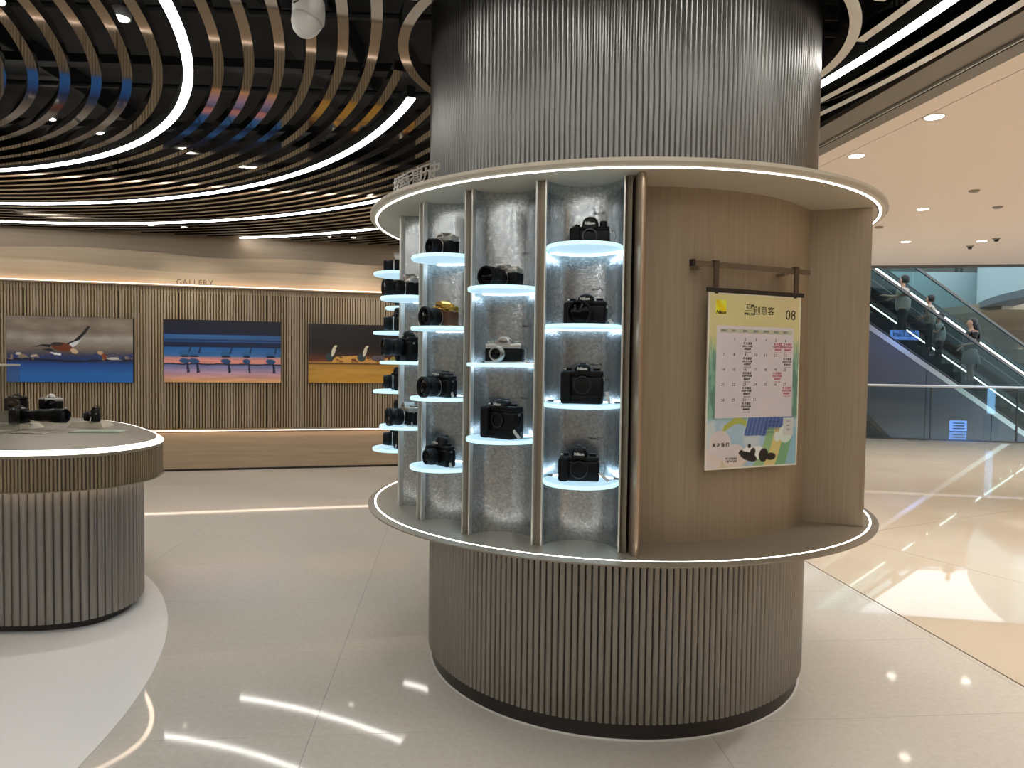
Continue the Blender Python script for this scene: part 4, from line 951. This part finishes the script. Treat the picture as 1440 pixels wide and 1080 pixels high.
def escalator(name, label, O, zref, s0, s1, wd, cladding=True, m_strip=M_LED, steps=True, outer_light=False):
    """local x along the run (down to the right), y across, away from the camera; step line z = zref - SL * x"""
    t = thing(name, label, 'escalator', (O[0], O[1], 0), EA)
    def par(y0, y1, h0, h1, nm, m, a=s0, b=s1, p_=t):
        v = [(a, y0, zref - SL * a + h0), (b, y0, zref - SL * b + h0), (b, y1, zref - SL * b + h0), (a, y1, zref - SL * a + h0),
             (a, y0, zref - SL * a + h1), (b, y0, zref - SL * b + h1), (b, y1, zref - SL * b + h1), (a, y1, zref - SL * a + h1)]
        return MB().add(v, [(0, 3, 2, 1), (4, 5, 6, 7), (0, 1, 5, 4), (1, 2, 6, 5), (2, 3, 7, 6), (3, 0, 4, 7)]).build(nm, m, p_)
    for y, near in ((-wd / 2, True), (wd / 2, False)):
        hh = .95 if near and cladding else .88
        sk = par(y - .06, y + .06, -.42, -.24 if near else .10, 'skirt', M_STEP)
        par(y - .055, y + (.03 if near else .09), -.24 if near else .10, -.22 if near else .13, 'deck', M_ESCSTEEL)
        n = 7; L = (s1 - s0) / n
        for i in range(n): par(y - .005, y + .005, -.22 if near else .13, hh - .02, 'glass_panel', M_ESCGL, s0 + i * L + .008, s0 + (i + 1) * L - .008)
        par(y - .035, y + .035, hh, hh + (.045 if near else .065), 'handrail', M_NRAIL if near else M_RUBBER)
        par(y - .028, y + .028, hh - .018, hh, 'handrail_rail', M_ESCSTEEL)
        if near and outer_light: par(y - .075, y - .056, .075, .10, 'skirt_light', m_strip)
        if not near: par(y - .026, y - .008, .77, .795, 'glass_reflection', m_strip)  # glowing strip stands in for a light line reflected in the glass
    if cladding:
        zb = -4.8
        v = []
        for y in (-wd / 2 - .10, wd / 2 + .1):
            v += [(s0, y, zref - SL * s0 - .42), (s1, y, zref - SL * s1 - .42), (s1, y, zref - SL * s1 - 1.3), (s0, y, min(zref - SL * s0 - 1.3, -1.2))]
        v[3] = (s0, -wd / 2 - .1, -3.2); v[7] = (s0, wd / 2 + .1, -3.2); v[2] = (s1, v[2][1], -4.9); v[6] = (s1, v[6][1], -4.9)
        cl = MB().add(v, [(0, 1, 2, 3), (4, 7, 6, 5), (0, 4, 5, 1), (1, 5, 6, 2), (2, 6, 7, 3), (3, 7, 4, 0)]).build('cladding', M_CLAD, t)
        par(-wd / 2 - .115, -wd / 2 - .1, -.43, -.30, 'stringer_edge', mat('stringer_edge_steel', (176, 182, 180), .25, .8))
        par(-wd / 2 - .1, -wd / 2 - .06, -.42, -.25, 'stringer_face', mat('stringer_dark', (20, 24, 27), .3, .3))
        for x in np.arange(s0 + 1.2, s1, 1.7): MB().box(x - .006, x + .006, -wd / 2 - .104, -wd / 2 - .1, -3.2, zref - SL * x - .45).build('cladding_joint', M_STEP, t)
    if steps:
        st = MB().box(0, .31, -wd / 2 + .06, wd / 2 - .06, -.30, 0); me = mesh_data('step', st.v, st.f, M_STEP); fixn(me)
        k0 = int(math.floor(s0 / .31)); k1 = int(math.ceil(s1 / .31))
        for k in range(k0, k1): link('step', me, t, loc=(k * .31, 0, zref - SL * k * .31))
    return t, par
EO = Vector((9.5, 16.2)); ZR = 1.54
esc, par = escalator('escalator', 'near escalator with dark steps and white light lines carrying four riders', EO, ZR, -3.4, 6.5, 1.15)
EO2 = EO + Vector((EN.x, EN.y)) * 2.35
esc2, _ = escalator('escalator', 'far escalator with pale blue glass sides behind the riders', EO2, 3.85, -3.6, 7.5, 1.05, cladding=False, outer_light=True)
# lower escalator whose handrail shows beside the pillar
t = thing('escalator', 'lower escalator showing only its black handrail beside the pillar', 'escalator', (7.95, 15.05, 0), EA)
MB().bar((-1.6, 0, 1.45), (1.6, 0, -1.35), .07, .06).build('handrail', M_RUBBER, t)
MB().bar((-1.6, .03, 1.15), (1.6, .03, -1.65), .012, .62).build('glass_panel', M_ESCGL, t)
MB().bar((-1.6, .06, .80), (1.6, .06, -2.0), .16, .12).build('skirt', M_ESCSTEEL, t)
MB().box(-1.6, 1.6, .2, .24, -1.6, -.25).build('side_panel', M_STEP, t)
# atrium surroundings
AT = [(13.2, 17.4), (13.5, 18.6), (14.1, 20.6), (15.3, 23.2), (17.2, 26.0), (19.0, 28.2), (21.5, 30.4)]
def wallstrip(name, pts, z0, z1, th, m, parent=None):
    v = []; f = []
    for i, p_ in enumerate(pts):
        a = Vector(pts[max(i - 1, 0)]); b = Vector(pts[min(i + 1, len(pts) - 1)]); d = (b - a).normalized(); nv = Vector((d.y, -d.x))
        q = Vector(p_) + nv * th; v += [(p_[0], p_[1], z0), (p_[0], p_[1], z1), (q.x, q.y, z1), (q.x, q.y, z0)]
    for i in range(len(pts) - 1):
        a = i * 4
        for j in range(4): f.append((a + j, a + (j + 1) % 4, a + 4 + (j + 1) % 4, a + 4 + j))
    f += [(0, 1, 2, 3), tuple(len(v) - 4 + k for k in (3, 2, 1, 0))]
    return MB().add(v, f).build(name, m, parent, smooth=False)
sm = catmull(AT + [(30, 34), (40, 20)], 6)[6:6 * 6]; AT2 = [tuple(q) for q in sm]
fa = struct(wallstrip('wall_atrium', AT2, 3.55, 5.5, .35, M_ATRIUM))
wallstrip('fascia_band', AT2, 3.35, 3.55, .8, mat('fascia_under', (96, 104, 110), .5), fa)
struct(MB().box(15.0, 60, 21.6, 24.6, 3.25, 3.5).build('ceiling', mat('atrium_soffit', (150, 132, 110), .6)))
struct(MB().box(18, 60, 24.6, 36, 3.25, 3.5).build('ceiling', MATS['atrium_soffit']))
struct(MB().box(10.5, 18, 24.6, 36, 3.25, 3.5).build('ceiling', MATS['atrium_soffit']))
struct(MB().prism([(8, 25.0), (16.6, 25.2), (18.5, 27.8), (22, 31), (22, 36), (8, 36)], 4.72, 4.8).build('floor_upper', M_MALLF))
struct(MB().box(8, 16.6, 24.9, 25.0, 3.5, 4.8).build('wall_atrium', M_ATRIUM))
sf = struct(MB().box(6, 26, 30, 30.3, 4.8, 7.2).build('wall_shopfront', mat('shopfront_dark', (66, 62, 54), .5)))
wf = struct(MB().box(6, 60, 34, 34.4, -5, 3.25).build('wall_far', mat('far_shops', (112, 98, 82), .6)))
struct(MB().box(4, 34, 14.9, 36, -5.2, -5.0).build('floor_lower', M_MALLF))
struct(MB().box(5.6, 6.0, 15.2, 36, -5, 6.0).build('wall_atrium', M_ATRIUM))
random.seed(5)
for i in range(16):
    x = 11 + i * .75 + random.uniform(-.2, .2); z = 5.62 + random.uniform(-.45, .35)
    t = MB().lathe([(.001, -.03), (.05, -.02), (.06, 0), (.05, .03), (.001, .035)], 10, Matrix.Translation((x, 29.9, z))).build('shop_lamp', M_DLED, sf)
for i, (x, z) in enumerate(((22.4, 1.9), (23.5, 1.2), (24.6, 2.3), (23.0, .4), (21.6, 1.0), (24.1, .1), (22.9, 2.6), (24.9, 1.5))):
    t = MB().lathe([(.001, -.03), (.07, -.02), (.08, 0), (.07, .03), (.001, .035)], 10, Matrix.Translation((x, 33.9, z))).build('shop_lamp', M_DLED, wf)
# curved balcony edges in the lower gallery
for r, z, m_ in ((4.2, 1.9, M_CREAM), (5.0, 1.35, mat('gallery_brown', (120, 104, 86), .5)), (5.8, .75, M_CREAM)):
    pts = [(24.5 + r * math.cos(a), 28.0 + r * math.sin(a)) for a in np.linspace(R_(150), R_(290), 24)]
    struct(wallstrip('trim_4', pts, z, z + .28, .3, m_))
ub = thing('glass_balustrade', 'small upper floor balustrade under the far shop front', 'balustrade', (11, 25.0, 4.8))
for i in range(4): MB().box(i * 1.35 + .01, i * 1.35 + 1.33, -.006, .006, .05, 1.0).build('glass_panel', M_GLASS, ub)
MB().tube([(0, 0, 1.03), (5.4, 0, 1.03)], .03, 8).build('handrail', M_RUBBER, ub)
for i in range(5): MB().box(i * 1.35 - .015, i * 1.35 + .015, .01, .04, 0, 1.03).build('post', M_ESCSTEEL, ub)

# ------------------------------------------------------------------ riders
def skin_mesh(name, J, E, m, parent, levels=1, root=0):
    me = bpy.data.meshes.new(name); me.from_pydata([tuple(p_) for p_, r in J], E, []); me.materials.append(m)
    o = link(name, me, parent); sk = o.modifiers.new('skin', 'SKIN'); sk.use_smooth_shade = True
    if not me.skin_vertices:
        with bpy.context.temp_override(object=o, active_object=o): bpy.ops.mesh.customdata_skin_add()
    for i, (p_, r) in enumerate(J):
        me.skin_vertices[0].data[i].radius = r if isinstance(r, tuple) else (r, r); me.skin_vertices[0].data[i].use_root = (i == root)
    ss = o.modifiers.new('sub', 'SUBSURF'); ss.levels = levels; ss.render_levels = levels
    return o
M_SKIN = mat('skin', (190, 146, 122), .5); M_HAIR = mat('dark_hair', (22, 18, 17), .45)
def person(label, x, z, y, H, yaw, shirt, bottom, hair, long_bottom, armL, armR, headturn=0., print_back=False, skirt=False, at=None):
    """local: faces +x, side y, up z; H standing height; armL/armR: (elbow, wrist) in units of H relative to the feet"""
    q = EO + Vector((ED.x, ED.y)) * x + Vector((EN.x, EN.y)) * y
    if at: q = Vector(at)
    t = thing('person', label, 'person', (q.x, q.y, z), yaw)
    h = H
    J = [((0, 0, .52 * h), (.062 * h, .085 * h)), ((.005 * h, 0, .60 * h), (.055 * h, .075 * h)), ((.0, 0, .70 * h), (.06 * h, .088 * h)), ((-.005 * h, 0, .79 * h), (.055 * h, .09 * h)), ((.002 * h, 0, .835 * h), (.032 * h, .035 * h)), ((.012 * h, 0, .87 * h), .028 * h),
         ((.018 * h, 0, .905 * h), (.048 * h, .042 * h)), ((.016 * h, 0, .95 * h), (.058 * h, .046 * h)), ((.01 * h, 0, .985 * h), (.04 * h, .034 * h))]
    E = [(i, i + 1) for i in range(8)]
    def add(p_, r, a): J.append((tuple(c * h for c in p_), r * h)); E.append((a, len(J) - 1)); return len(J) - 1
    for s in (-1, 1):
        a = add((.0, s * .050, .49), .052, 0); a = add((.012, s * .052, .385), .042, a); kn = add((.02 if s > 0 else -.01, s * .052, .275), .031, a)
        a = add((.0, s * .052, .18), .029, kn); an = add((-.012, s * .053, .045), .017, a); add((.045, s * .06, .018), .018, an) if False else None
        ft = add((.03, s * .058, .020), .019, an); add((.082, s * .064, .014), .013, ft)
    for s, (el, wr) in ((-1, armR), (1, armL)):
        sh = add((-.004, s * .098, .80), .034, 3); e = add(el, .023, sh); w_ = add(wr, .0145, e)
        d = (Vector(wr) - Vector(el)).normalized(); pm = Vector(wr) + d * .028; pi = add(tuple(pm), .016, w_)
        sd = d.cross(Vector((0, 0, 1))).normalized() if abs(d.z) < .9 else Vector((1, 0, 0))
        for k, ln in enumerate((.040, .046, .043, .034)):
            b0 = pm + d * .014 + sd * (k - 1.5) * .0085; i1 = add(tuple(b0 + d * ln * .5 + Vector((0, 0, -.002))), .0052, pi); add(tuple(b0 + d * ln + Vector((0, 0, -.008))), .0044, i1)
        th_ = pm - d * .012 - sd * .016; i1 = add(tuple(th_ + d * .012 - sd * .006), .0056, w_); add(tuple(th_ + d * .03 - sd * .009), .0046, i1)
    body = skin_mesh('body', J, E, M_SKIN, t, 1)
    # face: nose, eyes, ears, mouth
    hx = .016 * h
    MB().lathe([(.001, .0), (.009 * h, .002 * h), (.006 * h, .018 * h), (.001, .028 * h)], 8, Matrix.Translation((.072 * h, 0, .912 * h)) @ Matrix.Rotation(R_(-8), 4, 'Y')).build('nose', M_SKIN, body, smooth=True)
    for s in (-1, 1):
        MB().lathe([(.001, -.004 * h), (.005 * h, 0), (.001, .004 * h)], 8, Matrix.Translation((.069 * h, s * .019 * h, .937 * h))).build('eye', M_INKBLK, body, smooth=True)
        MB().lathe([(.001, -.012 * h), (.008 * h, -.004 * h), (.008 * h, .006 * h), (.001, .013 * h)], 8, Matrix.Translation((.014 * h, s * .048 * h, .925 * h))).build('ear', M_SKIN, body, smooth=True)
    MB().box(.060 * h, .068 * h, -.012 * h, .012 * h, .893 * h, .897 * h).build('mouth', mat('lips', (150, 84, 80), .5), body)
    # shirt with short sleeves
    SJ = [((0, 0, .48 * h), (.083 * h, .112 * h)), ((.004 * h, 0, .60 * h), (.08 * h, .108 * h)), ((0, 0, .70 * h), (.08 * h, .114 * h)), ((-.005 * h, 0, .79 * h), (.068 * h, .108 * h)), ((.0, 0, .832 * h), (.036 * h, .045 * h))]
    SE = [(0, 1), (1, 2), (2, 3), (3, 4)]
    for s, (el, wr) in ((-1, armR), (1, armL)):
        SJ.append(((-.004 * h, s * .102 * h, .80 * h), .044 * h)); SE.append((3, len(SJ) - 1)); m_ = Vector((-.004, s * .1, .80)).lerp(Vector(el), .72)
        SJ.append((tuple(m_ * h), .036 * h)); SE.append((len(SJ) - 2, len(SJ) - 1))
    skin_mesh('shirt', SJ, SE, shirt, t, 1)
    if skirt:
        MB().lathe([(.075 * h, .56 * h), (.10 * h, .46 * h), (.125 * h, .34 * h), (.12 * h, .34 * h), (.06 * h, .56 * h)], 24, Matrix.Scale(1.15, 4, (0, 1, 0))).build('skirt', bottom, t, smooth=True)
    else:
        zl = .06 if long_bottom else .27
        TJ = [((0, 0, .56 * h), (.076 * h, .10 * h)), ((0, 0, .50 * h), (.076 * h, .10 * h))]; TE = [(0, 1)]
        for s in (-1, 1):
            pts = [(.0, s * .050, .47, .058), (.012, s * .052, .385, .051), (.015 if s > 0 else -.006, s * .052, .285, .042)] + ([(.0, s * .052, .18, .038), (-.01, s * .053, .06, .032)] if long_bottom else [])
            a = 1
            for px_, py_, pz_, r in pts: TJ.append(((px_ * h, py_ * h, pz_ * h), r * h)); TE.append((a, len(TJ) - 1)); a = len(TJ) - 1
        skin_mesh('trousers' if long_bottom else 'shorts', TJ, TE, bottom, t, 1)
    for s in (-1, 1):
        MB().lathe([(.001, 0), (.026 * h, .002 * h), (.027 * h, .018 * h), (.016 * h, .036 * h), (.001, .038 * h)], 12, Matrix.Translation((.03 * h, s * .06 * h, 0)) @ Matrix.Scale(2.2, 4, (1, 0, 0))).build('shoe', M_WHITE if hair != 'long' else M_CAMBLK, t, smooth=True)
    HM = Matrix.Translation((.004 * h, 0, .952 * h)) @ Matrix.Diagonal((1.10, .99, 1.08, 1))
    MB().lathe([(.001, .056 * h), (.03 * h, .052 * h), (.05 * h, .03 * h), (.056 * h, .0), (.053 * h, -.024 * h), (.046 * h, -.046 * h), (.03 * h, -.052 * h)], 20, HM @ Matrix.Translation((-.018 * h, 0, 0))).build('hair', M_HAIR, t, smooth=True)
    if hair == 'long':
        HJ = [((-.03 * h, 0, .95 * h), .05 * h), ((-.062 * h, 0, .88 * h), (.035 * h, .055 * h)), ((-.08 * h, 0, .79 * h), (.03 * h, .062 * h)), ((-.092 * h, 0, .70 * h), (.024 * h, .055 * h)), ((-.095 * h, 0, .64 * h), (.012 * h, .035 * h))]
        skin_mesh('long_hair', HJ, [(i, i + 1) for i in range(4)], M_HAIR, t, 1)
    if print_back: text('back_print', 'LOGO' if False else 'CO', .07 * h, M_INKBLK, t, face_matrix((-.078 * h, 0, .755 * h), (0, -1, 0), (0, 0, 1)))
    return t
FACE = EA + PI            # facing up the run, to the left
sh_w = mat('pale_shirt', (176, 162, 152), .8); sh_g = mat('grey_white_shirt', (158, 156, 150), .8); sh_b = mat('black_top', (20, 20, 23), .7); tr_d = mat('dark_trousers', (34, 36, 36), .8); sk_g = mat('grey_skirt', (120, 116, 112), .8)
ZS = lambda k: ZR - SL * .31 * k
def on_step(k): return .31 * k + .16, ZS(k)
x, z = on_step(-2); person('tallest rider in a pale T-shirt, highest on the escalator, arm on the handrail', x, z, .16, 1.66, FACE - .95, sh_w, tr_d, 'short', True, ((.06, .13, .70), (.17, .16, .72)), ((.10, -.13, .72), (.22, -.20, .70)), print_back=True)
x, z = on_step(-1); person('dark-haired rider in a loose pale shirt standing below the tallest rider', x, z, -.30, 1.36, FACE - 1.0, sh_w, tr_d, 'short', True, ((-.01, .12, .66), (.08, .10, .62)), ((.0, -.125, .66), (.13, -.10, .66)))
x, z = on_step(1); person('rider in a grey-white T-shirt and dark trousers looking at a phone in the middle', x, z, .1, 1.36, FACE - .8, sh_g, tr_d, 'short', True, ((.03, .125, .66), (.13, .05, .70)), ((.03, -.125, .66), (.13, -.05, .70)))
x, z = on_step(3); person('rider with long dark hair, black top and grey skirt, lowest on the escalator', x, z, -.15, 1.60, FACE - .3, sh_b, sk_g, 'long', False, ((.02, .12, .64), (.11, .06, .62)), ((.0, -.13, .64), (.09, -.09, .58)), skirt=True)
person('visitor on the far upper floor, only the legs showing below the ceiling edge', 0, 4.8, 0, 1.68, -1.6, sh_b, tr_d, 'short', True, ((.0, .125, .66), (.05, .12, .52)), ((.0, -.125, .66), (.05, -.12, .52)), at=(16.3, 25.8))
# ------------------------------------------------------------------ blue lit signs in the mall (outside the frame; the balustrade glass mirrors them)
def sign_matrix(c): return c
BZ = math.atan2(BAL_T.y, BAL_T.x)
sg = thing('blue_lightbox', 'hanging blue lightbox sign lettered FIRE, mirrored in the escalator glass', 'sign', (12.1, 12.45, 2.33), EA)
MB().box(-.43, .43, -.03, .03, -.13, .13).build('box', mat('blue_lightbox_face', (120, 165, 255), .5, emit=20, emit_rgb=(110, 160, 255)), sg)
text('lettering', 'FIRE.UURO', .15, mat('navy_letter', (10, 20, 60), .6), sg, face_matrix((0, .032, 0), (-1, 0, 0), (0, 0, 1)), bold=.006)
for b in ((-.38, .38, .03, .034, .088, .1), (-.38, .38, .03, .034, -.1, -.088), (-.38, -.368, .03, .034, -.1, .1), (.368, .38, .03, .034, -.1, .1)): MB().box(*b).build('border_line', MATS['navy_letter'], sg)
for x in (-.35, .35): MB().tube([(x, 0, .13), (x, 0, 1.07)], .008, 6).build('hanger', M_BRACKET, sg)
lb = thing('light_column', 'slim standing pale blue light column, mirrored in the balustrade glass', 'lamp', (10.09, 11.42, 0), BZ)
MB().box(-.06, .06, -.05, .05, .42, 1.74).build('tube', mat('pale_blue_lit', (150, 205, 255), .5, emit=6, emit_rgb=(140, 200, 255)), lb); MB().box(-.12, .12, -.1, .1, 0, .42).build('foot', M_DUCT, lb)
fs = thing('floor_screen', 'low blue lit screen standing on the mall floor, mirrored in the balustrade glass', 'screen', (9.42, 11.6, 0), BZ)
MB().box(-.17, .17, -.03, .03, .01, .25).build('panel', mat('blue_screen_face', (120, 165, 255), .5, emit=10, emit_rgb=(110, 160, 255)), fs)
MB().box(-.19, .19, -.05, .05, 0, .012).build('foot', M_DUCT, fs)
for k in range(3): MB().box(-.12, .12, .03, .033, .06 + k * .06, .085 + k * .06).build('text_line', MATS['navy_letter'], fs)
